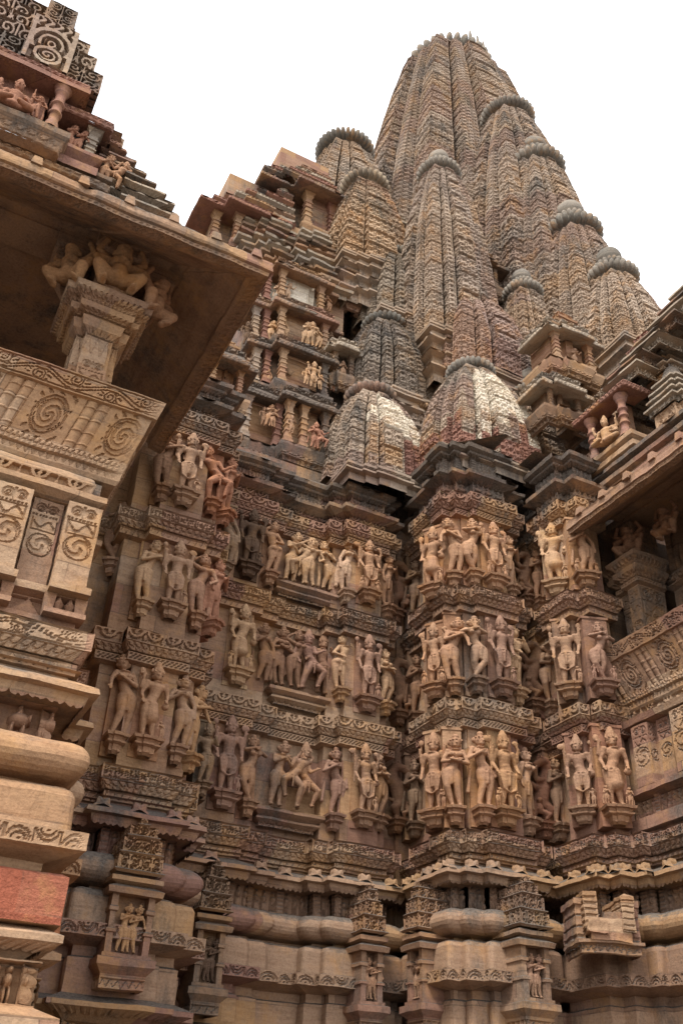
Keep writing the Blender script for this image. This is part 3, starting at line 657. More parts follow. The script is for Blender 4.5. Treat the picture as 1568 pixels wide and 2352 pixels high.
# ------------------------------------------------------------------ temple wall sections
def base_prof(M=M_BASE, alt=None, top=4.46):
    k = lambda **a: a
    p = [(.12, top, .04, top-.02), (.04, top-.02, .05, top-.05),
         (.05, top-.05, .24, top-.145), (.24, top-.145, .25, top-.19, None, k(jag=.03, step=.03)), (.25, top-.19, .19, top-.20),
         (.19, top-.20, .17, top-.25, None, k(scallop=(.13, .045))), (.17, top-.25, .03, top-.26),
         (.03, top-.26, .03, top-.52, p_frieze(.055), k(raw=1)), (.03, top-.52, .06, top-.53)]
    p += [s+(None, k(smooth=True, step=.03, round=.075, nv=1)) for s in arc(.10, top-.53, .12, top-.80, .17, 11)]
    p += [(.12, top-.80, .05, top-.81), (.05, top-.81, .05, top-.84), (.05, top-.84, .12, top-.845, None, k(round=.05))]
    p += [(.12, top-.845, .18, top-.857, None, k(smooth=True, round=.05, step=.03)), (.18, top-.857, .215, top-.88, None, k(smooth=True, round=.05, step=.03)), (.215, top-.88, .235, top-.92, None, k(smooth=True, round=.05, step=.03)),
          (.235, top-.92, .24, top-1.14, None, k(round=.05, step=.03))]
    p += [(.24, top-1.14, .33, top-1.155), (.33, top-1.155, .33, top-1.265, p_leaf(.17, .02), k(step=.010)), (.33, top-1.265, .28, top-1.275), (.28, top-1.275, .12, top-1.32),
          (.12, top-1.32, .12, top-1.40), (.12, top-1.40, .16, top-1.42), (.16, top-1.42, .16, top-1.70, p_block(.5, .012), k(step=.04)),
          (.16, top-1.70, .30, top-1.76), (.30, top-1.76, .30, top-1.80), (.30, top-1.80, .2, top-1.82, None, k(scallop=(.13, .04))), (.2, top-1.82, .1, top-1.9),
          (.1, top-1.9, .1, top-2.15, p_frieze(.05)), (.1, top-2.15, .35, top-2.2), (.35, top-2.2, .35, top-2.7, p_block()), (.35, top-2.7, .6, top-2.75), (.6, top-2.75, .6, top-3.3, p_block()), (.6, top-3.3, 1.0, top-3.34), (1.0, top-3.34, 1.0, -.1)]
    return p
def band_prof(z, pat, under):
    k = lambda **a: a
    return [(0, z+.03, .13, z+.005), (.13, z+.005, .15, z), (.15, z, .15, z-.145, pat, k(jag=.02)), (.15, z-.145, .135, z-.15),
            (.135, z-.15, .075, z-.225, p_petal(.075)), (.075, z-.225, .04, z-.23), (.04, z-.23, .04, z-.235), (.04, z-.235, .085, z-.24), (.085, z-.24, .085, z-.33, under), (.085, z-.33, .0, z-.345)]
def cornice_prof(z0, z1):
    k = lambda **a: a; h = (z1-z0)
    a, b = z0+.02, z0+h*.42; c = z0+h*.5; d = z0+h*.9
    return [(.0, a, .03, a+.02), (.03, a+.02, .03, b-.17, p_garland(.2, .03)), (.03, b-.17, .10, b-.16, None, k(scallop=(.12, .03))), (.10, b-.16, .17, b-.13), (.17, b-.13, .18, b-.08, None, k(jag=.05, step=.03)), (.18, b-.08, .07, b-.02), (.07, b-.02, .07, b+.02, p_dash(.06, .015, 1)), (.07, b+.02, .02, b+.03),
            (.02, b+.03, .02, d-.2, p_frieze(.03)), (.02, d-.2, .08, d-.19, None, k(scallop=(.1, .03))), (.08, d-.19, .08, d-.15, p_petal(.07, .015)), (.08, d-.15, .14, d-.12), (.14, d-.12, .15, d-.06, None, k(jag=.05, step=.03)), (.15, d-.06, .03, d), (.03, d, .0, z1), (.0, z1, -.7, z1+.01)]
def antefix(mb, path, z, mat, off=.24, s=.09):
    """small curled leaf ornaments standing on a cornice lip"""
    O = offset(path, off-.03); P = np.array(path, float)
    for i in range(len(P)-1):
        a, b = O[i], O[i+1]; L = np.linalg.norm(b-a)
        if L < .16 or (b-a)@(P[i+1]-P[i]) <= 0: continue
        t_ = (b-a)/L; nr = np.array([t_[1], -t_[0]])
        for f_ in ([.5] if L < .5 else [.12, .5, .88] if L < 1.3 else list(np.arange(.2, L, .6)/L)):
            c = a+(b-a)*f_; th = np.linspace(0, PI, 13); r = s*(1+.18*np.cos(th*6)); pts = [(c+t_*rr*math.cos(q), z+rr*math.sin(q)*1.1) for rr, q in zip(r, th)]
            F = [(p[0], p[1], h) for p, h in pts]; Bk = [(p[0]-nr[0]*.08, p[1]-nr[1]*.08, h) for p, h in pts]; n = len(F)
            cc = c+nr*.025; V = F+Bk+[(cc[0], cc[1], z+s*.4)]
            mb.add(V, [(k, k+1, n+k+1, n+k) for k in range(n-1)], mat, w=.002); mb.add(V, [(k, k+1, 2*n) for k in range(n-1)], mat, w=.002)
def wall_section(name, label, slab, lev, ztop, M=M_WALL, MBs=M_BASE, pat=True, top_mat=None, upper=None):
    path = offset(slab, -.15); low = path; up_ = offset(upper, -.15) if upper else path
    t = thing(name, label, 'temple wall', (slab[1][0], slab[1][1], 0), 'stepped wall sections of the temple')
    mb = sweep(MB(), path, base_prof(top=lev[0]-.30), MBs); antefix(mb, path, lev[0]-.30-.145, MBs)
    mb.build('base_moulding', t)
    sc, ga = p_scroll(), p_garland()
    for k, z in enumerate(lev):
        path = low if k == 0 else up_
        mb = MB(); pr = band_prof(z, sc if k % 2 == 0 else ga, p_zig() if k % 2 == 0 else p_dash())
        sweep(mb, path, pr, M, step=.0125)
        mb.build('carved_band', t)
        if k < 3: sweep(MB(), up_, [(0, z+.03, 0, lev[k+1]-.345, p_block(.5, .006), dict(step=.05))], M).build('wall_face', t)
    sweep(MB(), path, cornice_prof(lev[3]+.03, ztop), top_mat or M, step=.014).build('eave_cornice', t)
    return t
LC, LD, LB = [4.75, 6.27, 7.80, 9.20], [4.77, 6.34, 7.90, 9.38], [4.75, 6.22, 7.76, 9.28]
PB = [(.9, 9.95), (1.2, 9.95), (1.2, 9.62), (1.75, 9.62), (1.75, 9.28), (2.05, 9.28), (2.05, 9.13), (2.86, 9.13), (2.86, 9.22), (3.07, 9.22), (3.07, 9.6), (3.2, 9.6), (3.2, 10.9)]
PC = [(2.9, 10.9), (2.9, 10.3), (4.08, 10.3), (4.08, 10.38), (4.33, 10.38), (4.33, 10.45), (4.86, 10.45), (4.86, 10.30), (5.07, 10.30), (5.07, 10.18), (5.88, 10.18), (5.88, 10.26), (6.02, 10.26), (6.02, 10.80), (6.4, 10.80)]
PD = [(6.25, 10.9), (6.25, 10.1), (6.03, 10.1), (6.03, 9.55), (5.97, 9.55), (5.97, 9.13), (6.12, 9.13), (6.12, 9.02), (6.33, 9.02), (6.33, 8.92), (7.1, 8.92), (7.1, 9.06), (7.33, 9.06), (7.33, 9.2), (7.40, 9.2), (7.40, 9.9), (7.7, 9.9)]
PE = [(7.6, 10.2), (7.6, 9.05), (7.34, 9.05), (7.34, 8.35), (7.5, 8.35), (7.5, 8.17), (7.72, 8.17), (7.72, 8.0), (7.82, 8.0), (7.82, 4.2)]
PE2 = PE[:-2]+[(7.80, 8.0), (8.6, 8.0)]
PE2 = [(7.6, 10.2), (7.6, 9.05), (7.34, 9.05), (7.34, 8.35), (7.5, 8.35), (7.5, 8.17), (8.1, 8.17), (8.1, 8.6)]
wall_section('wall_section', 'wall section with three rows of statues beside the left balcony', PB, LB, 10.05)
t_mid = wall_section('wall_section', 'set-back middle wall section with wide panels of grouped statues', PC, LC, 10.0)
wall_section('wall_section', 'sharp-cornered statue pier standing in front of the recess right of centre', PD, LD, 10.40)
wall_section('wall_section', 'narrow wall section joining the balcony at the right edge', PE, [4.76, 6.3, 7.85, 9.25], 10.2, upper=PE2)

# ------------------------------------------------------------------ spires
def spire_body(c, s0, z0, s1, z1, curve=1.6, cell=.15, mat=M_SPIRE, patch=None, step=.03, rathas='full'):
    """curvilinear tower: stepped plan shrinking upward; returns a mesh builder"""
    if rathas == 'full': half = [(-1, -1), (-.67, -1), (-.67, -.80), (-.60, -.80), (-.60, -1.10), (-.34, -1.10), (-.34, -.82), (-.27, -.82), (-.27, -1.23), (.27, -1.23), (.27, -.82), (.34, -.82), (.34, -1.10), (.60, -1.10), (.60, -.80), (.67, -.80), (.67, -1)]
    else: half = [(-1, -1), (-.5, -1), (-.5, -.9), (-.44, -.9), (-.44, -1.12), (.44, -1.12), (.44, -.9), (.5, -.9), (.5, -1)]
    mb = MB(); H = z1-z0
    for q in range(4):
        a = q*PI/2; R = np.array([[math.cos(a), -math.sin(a)], [math.sin(a), math.cos(a)]])
        pts = [R@np.array(p) for p in half]+[R@np.array((1, -1))]
        for i in range(len(pts)-1):
            A, B = pts[i], pts[i+1]; Lu = np.linalg.norm(B-A); sm = (s0+s1)/2; L = Lu*s0
            tdir = (B-A)/Lu; n2 = np.array([tdir[1], -tdir[0]])
            nu = max(1, int(L/step)); nv = max(2, int(H/step))
            if Lu < .12: nu = 1; nv = int(H/.25)+2
            u = np.linspace(0, 1, nu+1)[:, None]; v = np.linspace(0, 1, nv+1)[None, :]
            sc = s1+(s0-s1)*(1-v**curve)
            XY = (A*(1-u)+B*u)[:, None, :]*sc[..., None]
            h = 0
            if Lu >= .18:
                U = np.broadcast_to(u*L*.8, (nu+1, nv+1)); V = np.broadcast_to(v*H, (nu+1, nv+1))
                corner = (Lu > .30 and Lu < .45) or Lu < .255; 
                center = abs((A+B)@n2)/2 > 1.10
                mid_ = not corner and not center
                if center: pt = comb(p_jali(cell, cell*.17), p_rib(cell*3.4, cell*.15))
                elif corner: pt = comb(p_jali(cell*.8, cell*.13), p_rib(cell*1.9, cell*.09))
                else: pt = p_jali(cell*.85, cell*.16)
                if rathas != 'full': pt = comb(p_jali(cell, cell*.22), p_rib(cell*3, cell*.2)) if center else comb(p_jali(cell*.8, cell*.17), p_rib(cell*1.6, cell*.16))
                h = pt(U, V, L*.8, H)-(2*u-1)**2*L*.03
            XY = XY+(n2*1.0)[None, None, :]*np.broadcast_to(np.asarray(h)[..., None], XY.shape[:2]+(1,))
            Z = np.broadcast_to(z0+v*H, XY.shape[:2])
            P = np.stack([c[0]+XY[..., 0], c[1]+XY[..., 1], Z], -1)
            nf = nu*nv
            if patch:
                patch_ = [(q0, a0, a1, z0+H*c0, z0+H*c1, m0) for q0, a0, a1, c0, c1, m0 in patch]
                Pc = (P[:-1, :-1]+P[1:, 1:])/2; mi = np.full(Pc.shape[:2], mb.mi(mat))
                blk = np.floor(Pc[..., 2]/.36)
                for (q_, ulo, uhi, zl, zh, mm) in patch_:
                    if q_ != q: continue
                    uc = ((A*(1-u)+B*u)[:-1]@R[:, 0])
                    jz = np.where(np.mod(i, 3) == 1, .2, 0)
                    sel = (uc[:, None] >= ulo) & (uc[:, None] <= uhi) & (Pc[..., 2] > zl+jz) & (Pc[..., 2] < zh+jz)
                    mi[sel] = mb.mi(mm)
                mb.grid(P, mi.reshape(-1), w=.008)
            else: mb.grid(P, mat, w=.008)
    return mb
def amalaka(name, parent, c, z, r, mat, ribs=26, h=None, broken=0):
    h = h or r*.46; mb = MB()
    pr = [(r*.62, z-h*.9), (r*.66, z-h*.55)]+[(r*(.74+.26*math.sin(a)), z-h*.5*math.cos(a)) for a in np.linspace(.05, PI-.05, 9)]+[(r*.6, z+h*.55), (0.01, z+h*.6)]
    th = np.linspace(0, 2*PI, ribs*8+1); pr = np.array(pr)
    rib = np.sqrt(np.abs(np.sin(th*ribs/2)))
    k = np.clip((pr[:, 0]-r*.66)/(r*.2), 0, 1)[None, :]
    R = pr[:, 0][None, :]*(1-.24*(1-rib[:, None])*k)
    P = np.stack([c[0]+R*np.cos(th)[:, None], c[1]+R*np.sin(th)[:, None], np.broadcast_to(pr[:, 1], R.shape)], -1)
    mb.grid(P, mat, True, .004)
    return mb.build(name, parent)
def spire(px, py, Y, rim, basepy, sbase, label, domepx=None, top=None, curve=1.7, X=None, cell=.15, mat=M_SPIRE, patch=None, ribs=26, s1=None, tint=(1, 1, 1), rathas='full', z0=None, amal=None):
    amal = amal or M_DISC
    py = py+.3*rim; P = atY(px, py, Y) if X is None else atX(px, py, X); x, y, za = P; pm = FPX/depth(P)
    r = rim/2/pm*1.06; z1 = za-r*.35; z0 = z0 if z0 is not None else zat(x, y-sbase*1.15, basepy); hyb = basepy is not None
    s1 = max(s1 or 0, r*.64) if px == 1030 else r*.64
    cell = 13/pm+.03; fat = curve > 2.15 and not (z0 is None) and basepy and basepy > 700
    if fat: r *= 1.15; s1 = r*.70; curve = 2.9
    t = thing('temple_spire', label, 'spire', (x, y, z0), 'spires clustered around the main tower')
    mb = spire_body((x, y), sbase, z0, s1, z1, curve, cell, mat, patch, step=max(.016, 1.0/pm*1.6), rathas=rathas)
    cl = s1*1.0; mb.box((x-cl, y-cl, z1-.02), (x+cl, y+cl, z1+.02), mat)
    tt = tuple(tint)+(1,)
    mb.build('tower_body', t).color = tt
    # stepped plinth course under the body
    pl = MB(); q = s0_ = sbase*1.0
    pth = [(x-q, y-q), (x-q*.62, y-q), (x-q*.62, y-q*1.07), (x-q*.32, y-q*1.07), (x-q*.32, y-q*1.15), (x+q*.32, y-q*1.15), (x+q*.32, y-q*1.07), (x+q*.62, y-q*1.07), (x+q*.62, y-q), (x+q, y-q), (x+q, y+q), (x-q, y+q)]
    hh = .12
    sweep(pl, pth, [(.02, z0+.02, .07, z0-.01), (.07, z0-.01, .07, z0-.05), (.07, z0-.05, .02, z0-.07, p_petal(.08, .015)), (.02, z0-.07, .0, z0-.1), (.0, z0-.1, .1, z0-.13), (.1, z0-.13, .1, z0-.16), (.1, z0-.16, .02, z0-.18), (.02, z0-.18, .02, z0-.18-hh)], mat, closed=True, step=.02)
    zz = z0-.18-hh; 
    for i in range(0 if hyb and basepy > 1000 else 3):
        sweep(pl, pth, [(0, zz, .09, zz-.03), (.09, zz-.03, .09, zz-.07, None, dict(jag=.05, step=.04)), (.09, zz-.07, -.02, zz-.12), (-.02, zz-.12, -.02, zz-.34, p_frieze(.025))], mat, closed=True, step=.03); zz -= .34
    pl.build('spire_plinth', t)
    if px == 1030:
        sk = MB()
        for a in np.linspace(-1.6, .0, 8): cx_, cy_ = x+math.cos(a)*r*.88, y+math.sin(a)*r*.88; sk.lathe((cx_, cy_, za+r*.1), [(.07, 0), (.06, .2), (.03, .5), (.004, .5+.25*random.random())], 6, amal)
        sk.build('broken_teeth', t)
    dsk = amalaka('ribbed_disc', t, (x, y), za, r, amal, ribs); dsk.color = tt; OFF[dsk.name] = np.array(t.location)
    if domepx:
        rd = r*.5; hd = MB(); zb = za+r*.55
        am2 = amalaka('upper_disc', dsk, (x, y), zb, r*.66, amal, 20, h=r*.34)
        pr = [(rd*.7, zb+r*.1), (rd*.78, zb+r*.3)]+[(rd*.95*math.cos(a), zb+r*.52+rd*1.05*math.sin(a)) for a in np.linspace(-.25, PI/2-.2, 8)]+[(rd*.12, zb+r*.52+rd*1.07), (rd*.16, zb+r*.52+rd*1.2), (0.002, zb+r*.52+rd*1.45)]
        hd.lathe((x, y, 0), pr, 24, amal); hd.build('finial', dsk)
    return t, (x, y, z0, za)
SP = []
XC = 10.4
white = lambda *a: [(0,)+q for q in a]
PT = [
 (1030, 118, None, 200, None, 2.72, 'tallest spire with broken toothed disc at its top', dict(X=XC, z0=11.5, s1=1.30, curve=2.3, cell=.36, ribs=34)),
 (1165, 240, None, 120, None, 1.32, 'tall spire leaning against the right side of the tallest spire', dict(X=XC, z0=13.5, s1=.60, curve=3, cell=.26, ribs=34)),
 (1230, 352, None, 128, None, 1.05, 'grey domed spire third down the right skyline', dict(X=XC, z0=12.5, domepx=1, s1=.50, cell=.22, curve=2.6)),
 (1314, 503, None, 132, None, .95, 'domed spire fourth down the right skyline', dict(X=XC, z0=12, domepx=1, s1=.46, cell=.2, curve=2.6)),
 (1405, 608, None, 118, 790, .74, 'lowest domed spire on the right skyline', dict(X=XC, domepx=1, s1=.40, cell=.17)),
 (1008, 375, 11.1, 100, None, .76, 'slender domed spire on the front corner of the tallest spire', dict(z0=14.0, domepx=1, s1=.38, cell=.19, curve=2.4)),
 (1200, 650, 10.3, 92, 850, .46, 'small domed spire between two tall ones, centre right', dict(domepx=1, cell=.14, z0=12.6)),
 (792, 315, 14.1, 132, None, 1.5, 'spire at the left shoulder of the tallest spire, no dome', dict(z0=13, cell=.24, s1=.62, ribs=34, curve=2.4)),
 (838, 402, 12.3, 110, 600, .80, 'left spire with cracked disc and orange bands', dict(cell=.19, tint=(1.25, 1.15, 1), rathas='s')),
 (912, 578, 11.8, 78, 725, .72, 'squat grey spire with small flat disc above the niche stack', dict(curve=2.6, cell=.12, tint=(.75, .78, .78))),
 (1080, 672, 10.75, 72, 862, .86, 'squat mauve spire with small dome behind the white-patched spire', dict(curve=2.2, cell=.12, domepx=1, tint=(.85, .78, .82))),
 (882, 728, 11.3, 90, 900, .68, 'squat soot-streaked spire with pale ribbed disc', dict(curve=2.6, cell=.12, tint=(.6, .62, .64))),
 (1080, 832, 9.9, 96, 1062, .74, 'squat spire patched with white blocks on the front pier', dict(curve=2.5, cell=.115, patch=[(0, -2, .95, 0, .18, M_ROSE), (0, .3, 2, .15, .40, M_ROSE), (0, -.62, .0, .30, .86, M_PALE), (0, .0, .66, .42, .90, M_PALE), (0, .66, 2, .18, .62, M_PALE), (0, -.62, -.28, .12, .22, M_PALE), (3, -2, 2, .0, .3, M_ROSE)])),
 (851, 888, 10.75, 104, 1085, .66, 'squat spire with a pale upper right half above the middle wall', dict(curve=2.4, cell=.115, patch=[(0, -.3, .2, .05, .25, M_GOLD), (0, .3, 2, .0, .42, M_ROSE), (0, -.28, .62, .46, .88, M_PALE), (0, .62, 2, .32, .66, M_PALE), (0, -.62, -.3, .05, .22, M_GOLD), (0, -.62, -.3, .5, .62, M_PALE)], amal=M_WALL)),
 (1218, 884, 9.75, 100, 1010, .36, 'slim domed spire right of the white-patched spire', dict(domepx=1, cell=.12, rathas='s', z0=10.3, s1=.27)),
 (990, 748, 11.1, 64, 885, .27, 'tiny spire wedged between the squat mauve and sooty spires', dict(cell=.12, rathas='s')),
 (957, 925, 10.7, 66, 1010, .25, 'tiny brown-disced spire in the gap left of the white-patched spire', dict(cell=.12, rathas='s', amal=M_GOLD)),
]
for a in PT:
    px, py, Y, rim, bpy_, sb, lab, kw = a
    t, info = spire(px, py, Y, rim, bpy_, sb, lab, **kw); SP.append(info); print('spire', [round(v, 2) for v in info], lab[:30])

# ------------------------------------------------------------------ solid masses behind the carved faces
t = thing('temple_core', 'plain stepped masonry mass of the temple behind the carved faces', 'temple building')
mb = MB()
for a, b in (((-8, 9.9, 0), (2.9, 20, 9.9)), ((2.8, 10.75, 0), (6.2, 20, 10.3)), ((6.2, 10.7, 0), (7.6, 20, 10.6)), ((7.45, 9.8, 0), (16, 20, 10.4)), ((8.6, 8.6, 0), (13, 10, 9)),
             ((-6, 11, 9.8), (3.4, 18, 10.4)), ((3.75, 11.25, 10.2), (6.0, 18, 13.0)), ((3.8, 11.7, 12), (5.6, 16.5, 15.5)), ((3.75, 12.4, 15.5), (4.9, 15, 17.6))):
    mb.box(a, b, M_WALL)
mb.build('inner_wall', t)
mb = MB()
for x0, y0, x1, y1, za, zb in ((6.3, 10.9, 14.5, 18, 10.3, 12.3), (6.6, 11.3, 14.2, 17.5, 12.3, 14.4), (7.1, 11.9, 13.6, 16.8, 14.4, 17.5), (7.5, 9.6, 11.5, 12, 10.3, 11.8)):
    pth = [(x0, y0), ((x0*2+x1)/3, y0), ((x0*2+x1)/3, y0-.25), ((x0+x1*2)/3, y0-.25), ((x0+x1*2)/3, y0), (x1, y0), (x1, y1), (x0, y1)]
    sweep(mb, pth, [(0, za-.3, 0, zb-.5, p_block()), (0, zb-.5, .1, zb-.45), (.1, zb-.45, .12, zb-.4, None, dict(scallop=(.15, .04))), (.12, zb-.4, .22, zb-.3), (.22, zb-.3, 0, zb-.15), (0, zb-.15, -.1, zb-.13), (-.1, zb-.13, -.1, zb)], M_WALL, closed=True, step=.04)
    mb.box((x0+.05, y0+.05, za), (x1-.05, y1-.05, zb), M_WALL)
mb.build('tower_terrace', t)

# ------------------------------------------------------------------ small pillared kiosks and niche tiers
def ring_pillar(mb, x, y, z0, z1, r, mat, rings=4, sq=False):
    h = z1-z0; zs = []
    pr = [(r*1.5, 0), (r*1.5, .05*h), (r*1.15, .07*h), (r*1.3, .12*h), (r, .14*h)]
    for i in range(rings):
        a = .14+.66*(i+1)/(rings+1); pr += [(r*.92, (a-.03)*h), (r*1.25, (a-.02)*h), (r*1.25, (a+.01)*h), (r*.92, (a+.02)*h)]
    pr += [(r*.95, .80*h), (r*1.4, .86*h), (r*1.2, .88*h), (r*1.75, .93*h), (r*1.75, h), (.001, h)]
    if sq:
        q = [(x-1, y-1), (x+1, y-1), (x+1, y+1), (x-1, y+1)]
        for (a, za), (b, zb) in zip(pr[:-1], pr[1:]):
            for i in range(4):
                c = [(-1, -1), (1, -1), (1, 1), (-1, 1)]; p, q_ = c[i], c[(i+1) % 4]
                V = [(x+p[0]*a, y+p[1]*a, z0+za), (x+q_[0]*a, y+q_[1]*a, z0+za), (x+q_[0]*b, y+q_[1]*b, z0+zb), (x+p[0]*b, y+p[1]*b, z0+zb)]
                mb.add(V, [(0, 1, 2, 3)], mat, False, .003)
    else: mb.lathe((x, y, z0), pr, 16, mat, w=.003)
def tier(t, path, zf, ze, zt, pillars, mat, eave_mat=M_MOSS, ledge=.08, over=.14, back=None, pr=.048, sq=True, pmats=None):
    """one storey of niches: ledge, plain back wall, pillars, sloping eave"""
    k = lambda **a: a; mb = MB()
    sweep(mb, path, [(-.05, zf-.34, .0, zf-.33, None), (.0, zf-.33, .02, zf-.26, p_frieze(.03)), (.02, zf-.26, ledge*.6, zf-.2, p_petal(.09, .02)), (ledge*.6, zf-.2, ledge, zf-.08), (ledge, zf-.08, ledge, zf-.03, None, k(jag=.06, step=.03)), (ledge, zf-.03, -.12, zf)], mat, step=.02)
    mb.build('ledge', t)
    mb = MB(); sweep(mb, path, [(-.14, zf, -.14, ze+.12, comb(p_block(.35, .02), p_bands(7, .012)), k(step=.03))], back or mat); mb.build('back_wall', t)
    mb = MB()
    sweep(mb, path, [(-.14, ze+.02, over-.06, ze-.05), (over-.06, ze-.05, over, ze-.045), (over, ze-.045, over, ze+.03, p_petal(.07, .012), k(jag=.05)), (over, ze+.03, over*.55, ze+.08, None, k(jag=.05, step=.04)), (over*.55, ze+.08, over*.4, ze+.14), (over*.4, ze+.14, over*.5, ze+.15), (over*.5, ze+.15, over*.5, ze+.22, p_garland(.14, .03)), (over*.5, ze+.22, .0, ze+.24), (.0, ze+.24, .0, max(zt, ze+.25), p_frieze(.03))], eave_mat, step=.018, w=.009)
    mb.build('eave', t)
    for i, (px_, py_, sq_) in enumerate(pillars):
        mb = MB(); ring_pillar(mb, px_, py_, zf, ze+.01, pr, (pmats or [mat])[i % len(pmats or [mat])], sq=sq_); mb.build('pillar', t)
def staggered(x0, xm, x1, y, yw=.22, d=.8):
    return [(x0, y+d), (x0, y+yw), (xm, y+yw), (xm, y), (x1, y), (x1, y+d*.25), (x1+.18, y+d*.25), (x1+.18, y+d)]
NT = [(10.75, 10.66, 11.50, 11.80, 3.62, 4.25, 4.98, 'lowest'), (10.95, 12.00, 12.72, 12.9, 3.72, 4.12, 5.0, 'second'),
      (11.15, 13.13, 13.85, 14.0, 3.7, 4.1, 5.05, 'third'), (11.35, 14.28, 14.98, 15.2, 3.72, 4.12, 5.02, 'fourth')]
for n_, (Y, zf, ze, zt, x0, xm, x1, w_) in enumerate(NT):
    t = thing('niche_tier', w_+' storey of pillared niches up the stepped hall roof left of the spires', 'roof storey', (xm, Y, zf), 'storeys of niches on the hall roof')
    pl = [(xm+.07, Y+.02, True), (x1-.06, Y+.02, True), (x0+.08, Y+.22, True), (xm-.14, Y+.2, True)] if n_ else [(xm+.05, Y+.02, True), (x1-.06, Y+.02, True), (x0+.06, Y+.22, True), (xm-.06, Y+.2, True), (xm+.3, Y+.02, True)]
    tier(t, staggered(x0, xm, x1, Y), zf, ze, zt, pl, M_WALL if n_ < 3 else M_MOSS, M_WALL, back=M_PALE if n_ == 3 else M_GOLD, pmats=[M_GOLD, M_WALL, M_SPIRE, M_ROSE])
# rough grey pyramid and upper storey
t = thing('roof_pyramid', 'rough soot-grey stepped roof between the niche storeys and the top storey', 'roof')
mb = MB()
for i in range(9):
    z0_ = 15.0+i*.27; z1_ = z0_+.27; Y = 11.5+i*.085; x0 = 3.5+.06*abs(i-4); x1 = 5.55-.03*i
    pth = [(x0, Y+1.2), (x0, Y+.22), (x0+.28, Y+.22), (x0+.28, Y+.08), (x0+.45, Y+.08), (x0+.45, Y-.02), (x0+.75, Y-.02), (x0+.75, Y+.25), (x0+1.1, Y+.25), (x0+1.1, Y+.05), (x0+1.35, Y+.05), (x0+1.35, Y-.03), (x1, Y-.03), (x1, Y+1.2)]
    sweep(mb, pth, [(-.02, z0_, -.02, z0_+.13, p_tracery(.13, .05) if i % 3 else p_block(.3, .03)), (-.02, z0_+.13, .07, z0_+.15), (.07, z0_+.15, .08, z0_+.2, None, dict(jag=.05, step=.03)), (.08, z0_+.2, -.04, z0_+.23), (-.04, z0_+.23, -.2, z1_)], [M_MOSS, M_WALL, M_DARK, M_MOSS][i % 4], w=.014, step=.025)
mb.build('masonry', t)
t = thing('niche_tier', 'topmost open storey with tall banded pillars below the stepped peak of the hall roof', 'roof storey', (4.4, 12.5, 18), 'storeys of niches on the hall roof')
tier(t, staggered(4.2, 4.95, 5.75, 12.5, .3, 1.2), 17.95, 19.0, 19.4, [(4.5, 12.75, False), (5.02, 12.55, True), (5.6, 12.6, True)], M_WALL, M_WALL, over=.3, pr=.07, pmats=[M_PALE, M_GOLD, M_ROSE])
mb = MB()
for i in range(6):
    z = 19.35+i*.28; q = i*.22; sweep(mb, [(4.1+q, 14), (4.1+q, 12.75+q*.5), (4.5+q*.8, 12.75+q*.5), (4.5+q*.8, 12.6+q*.5), (5.6-q*.1, 12.6+q*.5), (5.6-q*.1, 14)], [(.05, z, .12, z+.05), (.12, z+.05, .12, z+.11, p_dash(.08, .02, 1), dict(jag=.03)), (.12, z+.11, 0, z+.13), (0, z+.13, 0, z+.3, p_tracery(.28, .05))], [M_WALL, M_ROSE, M_MOSS][i % 3], step=.025, w=.008)
mb.box((4.4, 12.9, 19.3), (5.6, 14, 20.7), M_WALL); mb.build('stepped_peak', t)
t = thing('niche_tier', 'dark rose side storey with slim pillars at the far left end of the hall roof', 'roof storey', (3.2, 12.6, 16.8), 'storeys of niches on the hall roof')
tier(t, staggered(2.95, 3.45, 4.2, 12.3, .25, 1.0), 16.35, 17.15, 17.6, [(3.1, 12.5, True), (3.5, 12.35, True), (3.9, 12.35, True)], M_WALL, M_ROSE, over=.3, pr=.06, pmats=[M_WALL, M_GOLD])
mb = MB()
for i in range(5):
    z = 17.5+i*.3; q = i*.24; sweep(mb, [(3.1+q, 14), (3.1+q, 12.6+q*.3), (3.5+q, 12.6+q*.3), (3.5+q, 12.45+q*.3), (4.7, 12.45+q*.3)], [(.05, z, .14, z+.06), (.14, z+.06, .14, z+.12, p_dash(.08, .02, 1), dict(jag=.03)), (.14, z+.12, 0, z+.14), (0, z+.14, 0, z+.32, p_tracery(.28, .05))], [M_ROSE, M_WALL, M_MOSS][i % 3], step=.025, w=.008)
mb.box((3.3, 12.8, 17.3), (4.6, 14, 18.9), M_WALL); mb.build('stepped_peak', t)

